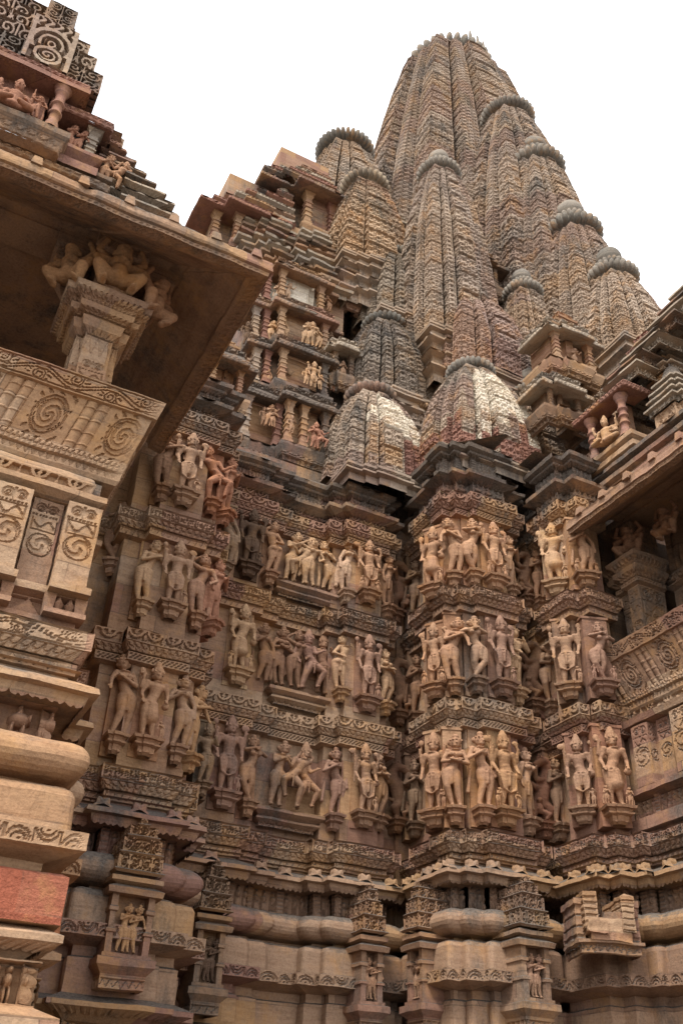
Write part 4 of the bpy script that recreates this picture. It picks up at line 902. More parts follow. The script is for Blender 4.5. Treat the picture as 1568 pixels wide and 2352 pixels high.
def kiosk(px, py, Y, w_, h_, label, mat=M_WALL, em=M_MOSS, fig='embrace', tint='tan', gable=True, X=None, rot=0, name='roof_kiosk'):
    """small shrine: corner pillars, ledge, deep eave and tracery gable; px,py = front foot of its floor"""
    P = atY(px, py, Y); x, y, zf = P; hw = w_/2
    t = thing(name, label, 'kiosk', (x, y, zf), 'small pillared kiosks on the roofs')
    path = [(x-hw, y+w_*.7), (x-hw, y), (x-hw*.45, y), (x-hw*.45, y-.08), (x+hw*.45, y-.08), (x+hw*.45, y), (x+hw, y), (x+hw, y+w_*.7)]
    tier(t, path, zf, zf+h_, zf+h_+.3, [(x-hw*.72, y-.0, True), (x+hw*.72, y, True)], mat, em, over=.13, pr=h_*.07, ledge=.08)
    if gable:
        mb = MB()
        for i in range(3):
            z = zf+h_+.12+i*.17*h_/.6; q = hw*(.8-.24*i)
            sweep(mb, [(x-q, y+q), (x-q, y-.02+.04*i), (x+q, y-.02+.04*i), (x+q, y+q)], [(.05, z, .06, z+.04), (.06, z+.04, .0, z+.05), (0, z+.05, 0, z+.17*h_/.6, p_tracery(.16, .035)), (0, z+.17*h_/.6, -.1, z+.18*h_/.6)], mat, step=.02)
        mb.build('gable', t)
    if fig: statue((x, y+.0, zf), h_*.68, fig, 'small '+{'embrace': 'standing figure', 'seated': 'seated deity', 'man': 'male figure', 'anjali': 'praying figure'}[fig]+' inside the '+label.split(' with')[0], tint, ped=None, group='small carved figures in the roof kiosks')
    return P
kiosk(905, 560, 12.6, .75, .62, 'kiosk on the tower flank with a tawny figure, above the squat grey spire', M_SPIRE)
kiosk(1092, 640, 11.2, 1.35, .55, 'wide soot-dark kiosk perched over the small-domed mauve spire with a jutting eave', M_DARK, M_DARK, 'seated')
kiosk(1318, 842, 8.9, .95, .62, 'ochre kiosk at the foot of the lower right spires with a twin gable', M_GOLD, M_MOSS, 'embrace')
kiosk(1298, 948, 8.75, .75, .4, 'lichen-black kiosk left of the seated deity niche with stubby pillars', M_DARK, M_MOSS, None)
kiosk(806, 690, 11.7, .55, .6, 'kiosk holding a dark figure right of the blank pale panel', M_WALL, M_DARK, 'man', 'grey', gable=False)
kiosk(786, 868, 11.0, .42, .55, 'narrow kiosk wedged beside the sooty squat spire with one dancer', M_WALL, M_MOSS, 'anjali', gable=False)
kiosk(515, 905, 9.75, .55, .5, 'pale patched kiosk above the statue wall beside the left balcony', M_GOLD, M_WALL, None)

# ------------------------------------------------------------------ left balcony
LW = [(-7, 6.65), (1.08, 6.65), (1.08, 7.3), (1.22, 7.3), (1.22, 9.9)]
t = thing('balcony', 'sunlit carved balcony filling the left edge, with sloping seat back and deep eave', 'balcony', (0, 6.65, 4.5))
bp = base_prof(top=4.46); bp2 = []
for q in bp:
    q = list(q); zt_, zb_ = q[1], q[3]
    if zt_ <= 3.06 and zb_ >= 2.75:
        kw_ = dict(q[5]) if len(q) > 5 else {}; kw_['mat'] = M_RED; q = [q[0]+.11, q[1], q[2]+.11, q[3]]+[q[4] if len(q) > 4 else None, kw_]
    if (len(q) > 5 and q[5].get('raw')) or abs(q[1]-(4.46-1.9)) < .01 and abs(q[3]-(4.46-2.15)) < .01: q = q[:4]+[p_frieze(.10, 'animals' if q[1] > 3 else 'people'), dict(raw=1, step=.009)]
    if abs(q[1]-(4.46-1.9)) < .01 and abs(q[3]-(4.46-2.15)) < .01: q[0] = q[2] = .22
    bp2.append(tuple(q))
bp2 += [(.27, 2.76, .15, 2.762), (.05, 3.062, .23, 3.061), (.22, 2.56, .08, 2.562), (.22, 2.31, .35, 2.26)]
sweep(MB(), LW, bp2, M_GOLD).build('base_moulding', t)
mb = MB(); sweep(mb, LW, band_prof(4.76, p_scroll(.7, .018), p_zig(.1)), M_GOLD, step=.011); mb.build('carved_band', t)
mb = MB(); k_ = lambda **a: a
sweep(mb, offset(LW, -.08), [(.0, 4.8, .10, 4.82), (.10, 4.82, .10, 4.86), (.10, 4.86, .04, 4.88), (.04, 4.88, .04, 5.02, p_zig(.2, .03)), (.04, 5.02, .12, 5.04), (.12, 5.04, .12, 5.10, None, k_(jag=.04)), (.12, 5.1, -.08, 5.12),
    (-.08, 5.12, -.08, 5.86), (-.08, 5.86, .06, 5.88), (.06, 5.88, .14, 5.93), (.14, 5.93, .14, 5.98), (.14, 5.98, .02, 6.02), (.02, 6.02, .04, 6.14, p_garland(.3, .04)), (.04, 6.14, .02, 6.2), (.02, 6.2, .0, 6.22)], M_GOLD, step=.011)
mb.build('pedestal_course', t)
for x0, x1, yy in ((-1.3, -1.0, 6.62), (-.62, -.36, 6.62), (-.30, -.06, 6.68), (.02, .26, 6.62), (.31, .575, 6.60), (.60, .835, 6.69), (.855, 1.12, 6.60)):
    mb = MB(); sweep(mb, [(x0, yy+.12), (x0, yy), (x1, yy), (x1, yy+.12)], [(0, 5.12, 0, 5.87, p_medal(.016), k_(step=.008))], M_WALL if yy > 6.65 else M_GOLD)
    mb.build('carved_pilaster', t)
for i, (x0, x1) in enumerate(((-.7, -.3), (.30, .60), (.84, 1.14))):                            # diamond blocks under the pilasters
    mb = MB(); mb.box((x0, 6.52, 4.86), (x1, 6.7, 4.90), M_GOLD); mb.box((x0, 6.5, 5.05), (x1, 6.7, 5.11), M_GOLD)
    mb.box((x0, 6.6, 4.9), (x0+.07, 6.7, 5.05), M_GOLD, taper=-.01); mb.box((x1-.07, 6.6, 4.9), (x1, 6.7, 5.05), M_GOLD, taper=-.01)
    for c_ in (.36, .64):
        xc = x0+(x1-x0)*c_; V = [(xc, 6.62, 4.9), (xc+.04, 6.62, 4.975), (xc, 6.62, 5.05), (xc-.04, 6.62, 4.975), (xc, 6.555, 4.975)]
        mb.add(V, [(0, 1, 4), (1, 2, 4), (2, 3, 4), (3, 0, 4)], M_GOLD, w=0)
    mb.build('diamond_block', t)
# sloping seat back
PP = [(-7, 6.74), (1.2, 6.74), (1.2, 9.5)]; ze = 6.22
def seat_panel(U, V, L, H):
    """alternating medallion panels and paired colonnettes with collars"""
    per = .62; x = np.mod(U-(L-.56), per); y = V/H
    col = x < .20; xc = np.where(x < .1, x-.05, x-.15)
    h = np.where(col, -.02+.03*np.sqrt(np.clip(1-(xc/.045)**2, 0, 1))+.008*(np.abs(np.mod(y*4, 1)-.5) < .08), 0.0)
    X = (x-.41)/.30; Y = (y-.5)*H/.42; r = np.hypot(X, Y); th = np.arctan2(Y, X)
    sp = (np.mod(r/.15+th/PI, 1) < .5) & (r < .36); ring = np.abs(r-.43) < .025
    leaf = (np.mod(X*3+np.abs(Y)*4, 1) < .3) & (r > .5) & (np.abs(X) < .5)
    return np.where(~col & (ring | (r < .38) & ~sp | leaf), -.018, h)
mb = MB()
sweep(mb, PP, [(-.10, ze, .0, ze+.01), (.0, ze+.01, .02, ze+.045), (.02, ze+.045, .03, ze+.12, p_zig(.06, .02)), (.03, ze+.12, .055, ze+.20, p_petal(.045, .018)), (.055, ze+.20, .04, ze+.205)], M_GOLD, step=.009)
mb.build('seat_moulding', t)
mb = MB(); sweep(mb, PP, [(.045, ze+.205, .17, 6.87, seat_panel, k_(step=.008)), (.17, 6.87, .2, 6.875), (.2, 6.875, .25, 7.045, p_scroll(.62, .02, .12), k_(step=.009)), (.25, 7.045, .12, 7.07), (.12, 7.07, -.12, 6.8)], M_GOLD)
mb.build('seat_back', t)
mb = MB(); mb.box((-7, 6.75, 3), (1.1, 9.95, 6.2), M_WALL); mb.build('floor_block', t)
# column with stepped capital
def cross(x, y, s, e=.35): return [(x-s, y+s), (x-s, y-s*(1-e)), (x-s*(1-e), y-s*(1-e)), (x-s*(1-e), y-s), (x+s*(1-e), y-s), (x+s*(1-e), y-s*(1-e)), (x+s, y-s*(1-e)), (x+s, y+s)]
def balcony_column(t, x, y, s, zb, zs, zc, zt, ry=0):
    mb = MB(); sweep(mb, cross(x, y, s), [(0, zb, 0, zs-.3, p_medal(.014), k_(step=.01)), (.0, zs-.3, .0, zs, comb(p_zig(.09, .015)), k_(step=.01))], M_WALL, closed=True); mb.build('shaft', t)
    mb = MB(); hh = zc-zs
    sweep(mb, cross(x, y, s), [(0, zs, .05, zs+.03, None, k_(scallop=(.08, .03))), (.05, zs+.03, .07, zs+.13), (.07, zs+.13, .03, zs+.14), (.03, zs+.14, .05, zs+.17), (.05, zs+.17, .12, zs+.19, p_petal(.05, .012)), (.12, zs+.19, .13, zs+.25), (.13, zs+.25, .09, zs+.26), (.09, zs+.26, .20, zs+hh-.06, p_petal(.045, .02)), (.20, zs+hh-.06, .21, zc), (.21, zc, -.2, zc+.01)], M_WALL, closed=True, step=.01); mb.build('capital', t)
    mb = MB()
    for dx, dy in ((0, -1), (-1, 0), (1, 0)):
        a = .19; L_ = .36
        x0, x1 = (x-a, x+a) if dx == 0 else ((x+a, x+a+L_) if dx > 0 else (x-a-L_, x-a)); y0, y1 = (y-a-.12, y+a) if dx == 0 else (y-a*.8, y+a*.8)
        sweep(mb, [(x0, y1), (x0, y0), (x1, y0), (x1, y1)], [(0, zc+.0, .0, zt-.42), (.0, zt-.42, .03, zt-.40), (.03, zt-.40, .03, zt-.24, p_dash(.05, .02, 3), k_(step=.01)), (.03, zt-.24, .07, zt-.22), (.07, zt-.22, .07, zt-.06, p_zig(.12, .02)), (.07, zt-.06, .07, zt)], M_EAVE, closed=True) if dx == 0 else \
            sweep(mb, [(x0, y1), (x0, y0), (x1, y0), (x1, y1)], [(-.14, zc+.02, -.05, zt-.5), (-.05, zt-.5, -.03, zt-.36), (-.03, zt-.36, .02, zt-.34), (.02, zt-.34, .02, zt-.2, p_dash(.05, .02, 3), k_(step=.01)), (.02, zt-.2, .05, zt-.18), (.05, zt-.18, .05, zt)], M_EAVE, closed=True)
    mb.build('bracket_block', t)
balcony_column(t, .82, 7.15, .20, 6.9, 7.95, 8.36, 9.12)
t_lb = t
mb = MB()
mb.box((-6, 6.98, 9.08), (1.62, 7.4, 9.2), M_EAVE); mb.box((1.42, 7.0, 9.081), (1.62, 9.6, 9.19), M_EAVE); mb.build('beam', t)
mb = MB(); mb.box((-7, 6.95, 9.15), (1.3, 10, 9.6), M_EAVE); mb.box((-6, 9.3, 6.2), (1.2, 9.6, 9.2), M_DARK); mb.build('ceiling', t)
EP = [(-7, 6.50), (1.68, 6.50), (1.68, 9.3)]
def eave_prof(zl=8.68):
    return [(-.9, zl+.46, -.35, zl+.42), (-.35, zl+.42, .25, zl+.02, p_block(.85, .01), k_(step=.03)), (.25, zl+.02, .255, zl-.03), (.255, zl-.03, .30, zl-.05), (.30, zl-.05, .42, zl-.075, p_petal(.085, .022), k_(step=.012)), (.42, zl-.075, .425, zl-.03, p_dash(.06, .01, 1), k_(step=.015)), (.425, zl-.03, .45, zl-.02, None, k_(mat=M_WALL)), (.45, zl-.02, .44, zl+.10, p_block(.9, .014), k_(jag=.03, step=.03, mat=M_WALL)), (.44, zl+.10, -.1, zl+.45), (-.1, zl+.45, -.4, zl+.8)]
mb = MB(); sweep(mb, EP, eave_prof(), M_EAVE, w=.008); mb.build('eave', t)
for i in range(8):
    x = 1.95-i*.42; mb = MB(); mb.box((x-.05, 6.03, 8.76), (x+.05, 6.2, 8.87), M_WALL, taper=.015); mb.build('eave_boss', t)
statue((.83, 6.80, 8.40), .64, 'dwarf', 'four-armed bracket dwarf facing out above the left balcony capital', 'gold', group='dwarfs holding up the balcony beams', ped=None)
statue((.42, 6.93, 8.36), .58, 'dwarf', 'bracket dwarf in profile left of the front-facing dwarf under the left eave', 'gold', group='dwarfs holding up the balcony beams', ped=None, rot=-40)
statue((1.24, 6.93, 8.36), .58, 'dwarf', 'bracket dwarf right of the front-facing dwarf under the left eave', 'warm', group='dwarfs holding up the balcony beams', ped=None, rot=40)

# ------------------------------------------------------------------ roof above the left balcony
t = thing('balcony_roof', 'stepped roof above the left eave with open scroll tracery and pillared niche', 'roof', (0, 6.7, 9.3))
mb = MB()
RP = lambda x1, y: [(-7, y), (x1, y), (x1, y+2.5)]
sweep(mb, RP(1.45, 6.95), [(-.1, 9.3, .02, 9.42), (.02, 9.42, .04, 9.5, p_block()), (.04, 9.5, -.1, 9.55), (-.1, 9.55, -.1, 9.68, p_zig(.16, .03)), (-.1, 9.68, .0, 9.7), (.0, 9.7, .0, 9.76), (0, 9.76, -.15, 9.8)], M_GOLD)
sweep(mb, RP(.55, 6.92), [(-.1, 9.8, .0, 9.83), (0, 9.83, .02, 9.92, p_petal(.1, .02)), (.02, 9.92, -.06, 9.96), (-.06, 9.96, .02, 9.99), (.02, 9.99, .02, 10.04), (.02, 10.04, -.2, 10.05)], M_DARK)
sweep(mb, RP(-.02, 6.78), [(-.1, 9.9, .0, 9.93), (0, 9.93, .03, 10.06, p_petal(.12, .02)), (.03, 10.06, .07, 10.12), (.07, 10.12, .07, 10.2), (.07, 10.2, -.2, 10.22)], M_DARK)
mb.build('roof_courses', t)
mb = MB(); sweep(mb, RP(-.1, 6.78), [(-.16, 10.2, -.16, 11.0, p_block(.4, .01), k_(step=.03))], M_ROSE); mb.build('niche_back', t)
mb = MB(); sweep(mb, RP(.0, 6.78), [(-.3, 10.92, .02, 10.9), (.02, 10.9, .10, 10.88, p_petal(.06)), (.10, 10.88, .10, 10.95), (.10, 10.95, .07, 10.97), (.07, 10.97, .08, 11.04, p_petal(.08)), (.08, 11.04, -.1, 11.12)], M_ROSE); mb.build('niche_eave', t)
for x in (-.98, -.16): mb = MB(); ring_pillar(mb, x, 6.78, 10.2, 10.93, .055, M_ROSE if x > -.5 else M_GOLD, 2); mb.build('pillar', t)
mb = MB()   # side bay with a couple and its eave
sweep(mb, [(-.1, 8), (-.1, 6.98), (.30, 6.98), (.30, 8)], [(.1, 9.95, .1, 10.07), (.1, 10.07, .02, 10.1), (.02, 10.1, .12, 10.2), (.12, 10.2, .12, 10.25), (.12, 10.25, -.2, 10.26), (-.22, 10.26, -.22, 10.76), (-.1, 10.74, .1, 10.72), (.1, 10.72, .12, 10.71), (.12, 10.71, .13, 10.82, p_petal(.08)), (.13, 10.82, -.05, 10.95)], M_ROSE)
ring_pillar(mb, .27, 7.0, 10.26, 10.73, .05, M_MOSS, 3, True); mb.build('side_bay', t)
mb = MB()
for z0_, z1_, xr, y in ((11.06, 11.40, .18, 6.76), (11.36, 11.68, .07, 6.79), (11.64, 11.92, -.04, 6.82), (11.86, 12.12, -.24, 6.85), (12.1, 12.32, -.34, 6.88)):
    xl = -.98-(xr+.42)*.9
    sweep(mb, [(xl, y+1), (xl, y), (xr, y), (xr, y+1)], [(0, z0_, 0, z1_, p_tracery(.22, .08)), (0, z1_, -.2, z1_+.005)], M_SPIRE if z0_ < 11.9 and z0_ > 11.2 else M_WALL, step=.009)
sweep(mb, [(-.66, 7.2), (-.66, 6.70), (-.18, 6.70), (-.18, 7.2)], [(0, 11.08, 0, 11.85, p_shoe(), k_(step=.008)), (0, 11.85, -.05, 11.9)], M_SPIRE)
sweep(mb, [(-.58, 7.2), (-.58, 6.76), (-.26, 6.76), (-.26, 7.2)], [(0, 11.86, 0, 12.3, p_tracery(.16, .06), k_(step=.008)), (0, 12.3, -.05, 12.33)], M_WALL)
mb.box((-2.2, 7.1, 11), (-.35, 7.6, 12.0), M_WALL); mb.build('tracery_gable', t)
mb = MB(); mb.lathe((-.80, 7.05, 12.05), [(.05, 0), (.05, .05), (.02, .09), (.004, .2)], 10, M_WALL); mb.build('finial', t)
mb = MB()   # stepped side pavilion going down to the right
for z0_, z1_, xr, y in ((9.75, 9.9, 1.32, 6.98), (9.9, 10.06, 1.27, 7.0), (10.06, 10.2, 1.22, 7.02), (10.2, 10.32, 1.12, 7.05), (10.32, 10.45, 1.0, 7.08), (10.45, 10.6, .84, 7.1), (10.6, 10.72, .74, 7.12), (10.72, 10.86, .62, 7.15), (10.86, 11.0, .48, 7.2)):
    sweep(mb, [(.42, y+1.2), (.42, y), (.72 if z0_ < 10.3 else .5, y), (.72 if z0_ < 10.3 else .5, y-.08), (xr-.14, y-.08), (xr-.14, y), (xr, y), (xr, y+1.2)], [(-.05, z0_-.03, -.05, z0_+.055, p_garland(.1, .03)), (-.05, z0_+.055, .04, z0_+.07, None, k_(scallop=(.07, .02))), (.04, z0_+.07, .035, z0_+.10, None, k_(jag=.03, step=.03)), (.035, z0_+.10, -.06, z1_)], M_MOSS if z0_ < 10.1 else M_WALL, step=.015)
mb.box((-.3, 7.2, 9.5), (.6, 8.3, 11.1), M_WALL); mb.box((.3, 7.2, 9.5), (1.0, 8.3, 10.4), M_WALL); mb.build('stepped_pavilion', t)
G_ = 'small carved figures in the roof kiosks'
statue((-.56, 6.76, 10.22), .50, 'seated', 'seated deity under the tracery gable at the top left', 'rose', ped=None, group=G_)
statue((-.84, 6.76, 10.22), .36, 'embrace', 'attendant left of the seated deity under the top left gable', 'rose', ped=None, group=G_)
statue((-.33, 6.74, 10.22), .36, 'raise', 'attendant right of the seated deity, beside the dark ringed pillar', 'rose', ped=None, group=G_)
statue((.03, 6.98, 10.26), .42, 'embrace', 'left one of the standing pair in the side bay of the top left roof', 'rose', ped=None, group=G_)
statue((.16, 6.98, 10.26), .40, 'side', 'right one of the standing pair in the side bay of the top left roof', 'rose', True, ped=None, group=G_)
statue((.46, 6.98, 9.98), .48, 'embrace', 'woman of the embracing couple in the open beside the top left roof', 'warm', ped=None, group=G_)
statue((.60, 6.98, 9.98), .45, 'lean', 'man of the embracing couple in the open beside the top left roof', 'warm', True, ped=None, group=G_)

# ------------------------------------------------------------------ right balcony
RW = [(7.82, 8.2), (7.82, 3.5)]
t = thing('balcony', 'shaded balcony at the right edge seen from below, with carved seat back and long eave', 'balcony', (7.82, 7, 4.5))
mb = MB(); ra = offset([(7.95, 8.3), (7.95, 3.5)], 0)
sweep(mb, ra, [(0, 4.8, .10, 4.82), (.10, 4.82, .10, 4.95), (.10, 4.95, .0, 4.98), (0, 4.98, 0, 5.2, p_frieze(.05)), (0, 5.2, .1, 5.22), (.1, 5.22, .1, 5.28), (.1, 5.28, -.05, 5.3), (-.05, 5.3, -.05, 6.0), (-.05, 6.0, .08, 6.03), (.08, 6.03, .1, 6.1), (.1, 6.1, 0, 6.12), (0, 6.12, .0, 6.22, p_garland(.3, .03))], M_WALL); mb.build('pedestal_course', t)
for y0, y1 in ((8.12, 7.86), (7.78, 7.58), (7.5, 7.22), (7.14, 6.94), (6.86, 6.58), (6.5, 6.3)):
    mb = MB(); xx = 7.88 if (y0-y1) > .22 else 7.95; sweep(mb, [(xx+.15, y0), (xx, y0), (xx, y1), (xx+.15, y1)], [(0, 5.3, 0, 6.0, p_medal(.014), k_(step=.012))], M_WALL); mb.build('carved_pilaster', t)
RPP = [(8.3, 8.28), (7.98, 8.28), (7.98, 3.5)]
mb = MB(); sweep(mb, RPP, [(-.10, ze, .0, ze+.01), (.0, ze+.01, .02, ze+.045), (.02, ze+.045, .03, ze+.12, p_zig(.06, .02)), (.03, ze+.12, .055, ze+.20, p_petal(.045, .018)), (.055, ze+.20, .04, ze+.205)], M_WALL, step=.013); mb.build('seat_moulding', t)
mb = MB(); sweep(mb, RPP, [(.045, ze+.205, .17, 6.87, seat_panel, k_(step=.012)), (.17, 6.87, .2, 6.875), (.2, 6.875, .25, 7.045, p_scroll(.62, .02, .12), k_(step=.012)), (.25, 7.045, .12, 7.07), (.12, 7.07, -.12, 6.8)], M_WALL); mb.build('seat_back', t)
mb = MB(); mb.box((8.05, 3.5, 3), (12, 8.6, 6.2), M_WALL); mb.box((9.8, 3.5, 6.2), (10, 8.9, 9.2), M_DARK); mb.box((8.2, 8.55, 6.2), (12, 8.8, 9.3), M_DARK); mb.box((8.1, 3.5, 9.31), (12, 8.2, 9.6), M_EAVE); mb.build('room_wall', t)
balcony_column(t, 8.55, 5.75, .20, 6.9, 7.95, 8.36, 9.12)
mb = MB(); mb.box((8.3, 3.5, 9.08), (8.75, 8.6, 9.2), M_EAVE); mb.build('beam', t)
mb = MB(); sweep(mb, [(7.78, 8.22), (7.78, 3.5)], eave_prof(), M_EAVE, w=.008, step=.02)
pts = [(q[0], q[1]) for q in eave_prof()]+[(-.4, 9.48)]
mb.add([(7.78-a, 8.215, b) for a, b in pts], [tuple(range(len(pts)))], M_EAVE); mb.build('eave', t)
for i in range(7): y = 7.95-i*.45; mb = MB(); mb.box((7.31, y-.05, 8.76), (7.47, y+.05, 8.87), M_WALL, taper=.015); mb.build('eave_boss', t)
mb = MB(); wp = [(8.6, 8.3), (8.22, 8.3), (8.22, 8.12), (8.16, 8.12), (8.16, 7.92), (8.6, 7.92)]
sweep(mb, wp, [(0, 6.9, 0, 7.95, p_medal(.015), k_(step=.012)), (0, 7.95, .05, 7.98), (.05, 7.98, .05, 8.04, p_dash(.05, .015, 1)), (.05, 8.04, .02, 8.06), (.02, 8.06, .11, 8.13, p_petal(.06, .015)), (.11, 8.13, .12, 8.19), (.12, 8.19, .06, 8.2), (.06, 8.2, .16, 8.3, p_petal(.06, .015)), (.16, 8.3, .17, 8.35), (.17, 8.35, -.1, 8.36), (.0, 8.36, .02, 8.9, p_garland(.15, .03))], M_DARK); mb.build('wall_pilaster', t)  # dark stone here paints the deep shadow under the eave into the pilaster
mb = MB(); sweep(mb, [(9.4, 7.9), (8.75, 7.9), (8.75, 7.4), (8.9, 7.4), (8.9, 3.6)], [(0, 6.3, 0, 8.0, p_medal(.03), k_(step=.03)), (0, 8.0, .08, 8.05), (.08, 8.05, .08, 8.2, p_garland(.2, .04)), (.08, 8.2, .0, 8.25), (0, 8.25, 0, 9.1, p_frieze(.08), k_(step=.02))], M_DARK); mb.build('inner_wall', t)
for n_, (x_, y_, r_) in enumerate(((8.28, 5.75, -90), (8.5, 6.2, 200), (8.15, 7.95, -70), (8.25, 7.35, -90))):
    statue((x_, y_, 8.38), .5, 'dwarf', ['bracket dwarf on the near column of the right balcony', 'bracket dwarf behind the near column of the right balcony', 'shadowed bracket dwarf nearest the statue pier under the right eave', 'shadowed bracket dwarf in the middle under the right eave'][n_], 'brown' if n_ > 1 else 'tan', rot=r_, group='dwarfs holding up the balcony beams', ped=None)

# ------------------------------------------------------------------ roof above the right balcony
t = thing('balcony_roof', 'dark stepped roof above the right eave with a deity niche and tracery', 'roof', (8.1, 7.5, 9.4))
mb = MB()
sweep(mb, [(8.4, 8.7), (8.08, 8.7), (8.08, 3.5)], [(-.05, 9.25, .08, 9.4), (.08, 9.4, .08, 9.46, None, k_(jag=.03)), (.08, 9.46, -.02, 9.48), (-.02, 9.48, -.02, 9.58, p_zig(.16, .03)), (-.02, 9.58, .06, 9.6), (.06, 9.6, .07, 9.66), (.07, 9.66, -.06, 9.7), (-.06, 9.7, -.06, 9.78, p_petal(.1, .02)), (-.06, 9.78, .04, 9.8), (.04, 9.8, .04, 9.86, None, k_(jag=.04)), (.04, 9.86, -.2, 9.9), (-.2, 9.9, -.2, 10.05)], M_WALL, step=.02)
mb.build('roof_courses', t)
mb = MB(); NPth = [(8.5, 8.42), (8.1, 8.42), (8.1, 7.55), (8.45, 7.55)]
sweep(mb, NPth, [(.0, 9.9, .06, 9.92), (.06, 9.92, .06, 10.0), (.06, 10.0, -.02, 10.02), (-.02, 10.02, .08, 10.08), (.08, 10.08, .08, 10.15), (.08, 10.15, -.25, 10.16), (-.25, 10.16, -.25, 10.95)], M_GOLD, step=.02); mb.build('niche_base', t)
mb = MB(); sweep(mb, NPth, [(-.2, 10.93, .1, 10.9), (.1, 10.9, .12, 10.9), (.12, 10.9, .14, 10.98, p_petal(.08)), (.14, 10.98, .05, 11.06), (.05, 11.06, -.2, 11.12)], M_ROSE, step=.02); mb.build('niche_eave', t)
for y in (8.3, 7.65): mb = MB(); ring_pillar(mb, 8.1, y, 10.16, 10.92, .06, M_ROSE, 3); mb.build('pillar', t)
mb = MB()
for i, (z0_, z1_, ya, yb) in enumerate(((11.08, 11.25, 8.05, 7.3), (11.25, 11.4, 7.95, 7.2), (11.4, 11.55, 7.7, 6.9), (11.55, 11.7, 7.45, 6.6), (11.7, 11.85, 7.2, 6.3), (11.85, 12.0, 7.0, 6.0), (12.0, 12.15, 6.8, 5.8))):
    xx = 8.15+i*.05; sweep(mb, [(xx+.8, ya), (xx+.25, ya), (xx+.25, ya-.18), (xx, ya-.18), (xx, yb), (xx+.8, yb)], [(0, z0_, 0, z1_-.04, p_tracery(.18, .05)), (.0, z1_-.04, .09, z1_-.03), (.09, z1_-.03, .09, z1_, None, k_(jag=.03)), (.09, z1_, -.2, z1_+.01)], M_WALL if i % 2 else M_MOSS, step=.016)
mb.box((9.5, 5.5, 10), (11.5, 7.6, 11.6), M_WALL); mb.build('stepped_tracery', t)
mb = MB()   # stacked block masses climbing to the right between niche and spires
for i, (x_, ya, yb, z0_) in enumerate(((8.3, 8.9, 8.45, 10.2), (8.45, 8.95, 8.4, 10.6), (8.55, 8.9, 8.2, 11.0), (8.65, 8.8, 8.0, 11.4), (8.75, 8.7, 7.7, 11.75), (8.85, 8.5, 7.4, 12.1), (8.95, 8.2, 7.1, 12.4))):
    sweep(mb, [(x_+1, ya), (x_+.3, ya), (x_+.3, ya-.15), (x_, ya-.15), (x_, yb), (x_+1.5, yb)], [(-.02, z0_-.3, -.02, z0_, p_tracery(.17, .06)), (-.02, z0_, .06, z0_+.03, None, k_(scallop=(.12, .03))), (.06, z0_+.03, .07, z0_+.09, p_dash(.06, .02, 1), k_(jag=.03)), (.07, z0_+.09, -.03, z0_+.16), (-.03, z0_+.16, -.03, z0_+.32, p_garland(.15, .04)), (-.03, z0_+.32, -.5, z0_+.34)], [M_DARK, M_WALL, M_SPIRE, M_WALL, M_MOSS, M_WALL, M_ROSE][i], step=.02, w=.012)
mb.build('stacked_courses', t)
statue((8.05, 7.97, 10.2), .52, 'seated', 'cream seated deity in the pillared niche above the right eave', 'cream', rot=-75, ped=None, group=G_)
for i, (px, py, X_, rr) in enumerate(((1524, 822, 8.75, 56), (1543, 872, 8.55, 54))):
    P = atX(px, py, X_); r = rr/2*depth(P)/FPX; x, y, z = P
    t = thing('roof_pinnacle', ['upper small domed pinnacle at the right edge', 'lower small domed pinnacle with wavy layered eaves at the right edge'][i], 'pinnacle', (x, y, z-.9))
    mb = MB()
    for j in range(4 if i else 3):
        q = r*(1.0+.22*j); z_ = z-.06-.14*j
        sweep(mb, cross(x, y, q, .3), [(0, z_-.14, 0, z_-.06, p_garland(.1, .03)), (0, z_-.06, .05, z_-.05), (.05, z_-.05, .05, z_-.02, p_petal(.06, .01)), (.05, z_-.02, -.1, z_)], M_MOSS, closed=True, step=.02)
    z_ = z-.06-.14*(4 if i else 3); sweep(mb, cross(x, y, q*.85, .3), [(0, z_-.5, 0, z_, p_medal(.02))], M_GOLD, closed=True, step=.02); mb.build('layered_roof', t)
    mb = MB(); mb.lathe((x, y, z), [(r*.9, -.06), (r, -.02), (r*.9, .03), (r*.7, .05), (r*.75, .09), (r*.6, r*.9), (r*.3, r*1.3), (.05*r, r*1.5), (.1*r, r*1.7), (.002, r*2.1)], 20, M_WALL); mb.build('dome', t)

# ------------------------------------------------------------------ the statue rows (measured feet and crown points)
c2 = lambda x, y: (x*.36+439, y*.36+1128.6)
c5 = lambda x, y: (x*.44, y*.44+1379.8)
cl = lambda x, y: (x*.4, y*.4+752.6)
c4 = lambda x, y: (x*.44+877.8, y*.44+1442)
c3 = lambda x, y: (x*.44+877.8, y*.44+752.6)
GR = 'carved figures on the temple wall'
def put(foot, head, plane, pose, label, tint='tan', mir=False, rot=0, ped='n', crown=None):
    f = atY(foot[0], foot[1], plane) if plane > 0 else atX(foot[0], foot[1], -plane)
    # height measured along the vertical through the feet
    z1 = zat(f[0], f[1], head[1]); hh = (z1-f[2])/(1.0 if pose == 'vyala' else 1.015 if SPEC[pose][0] else 1.05)
    statue(tuple(f), hh, pose, label, tint, mir, rot, crown, ped)
YB, YBs = 9.20, 9.30
W1, W2, W3 = 'lowest row', 'middle row', 'top row'
BL = 'beside the left balcony'
put(c5(605, 705), c5(640, 292), YBs, 'side', f'full-bosomed woman, leftmost on the {W1} {BL}', 'warm', ped='n')
put(c5(765, 725), c5(845, 338), YB, 'pot', f'four-armed god with flared skirt on the {W1} {BL}', 'warm', ped='w')
put(c5(920, 768), c5(975, 395), YBs-.02, 'chest', f'slender woman right of the god on the {W1} {BL}', 'tan')
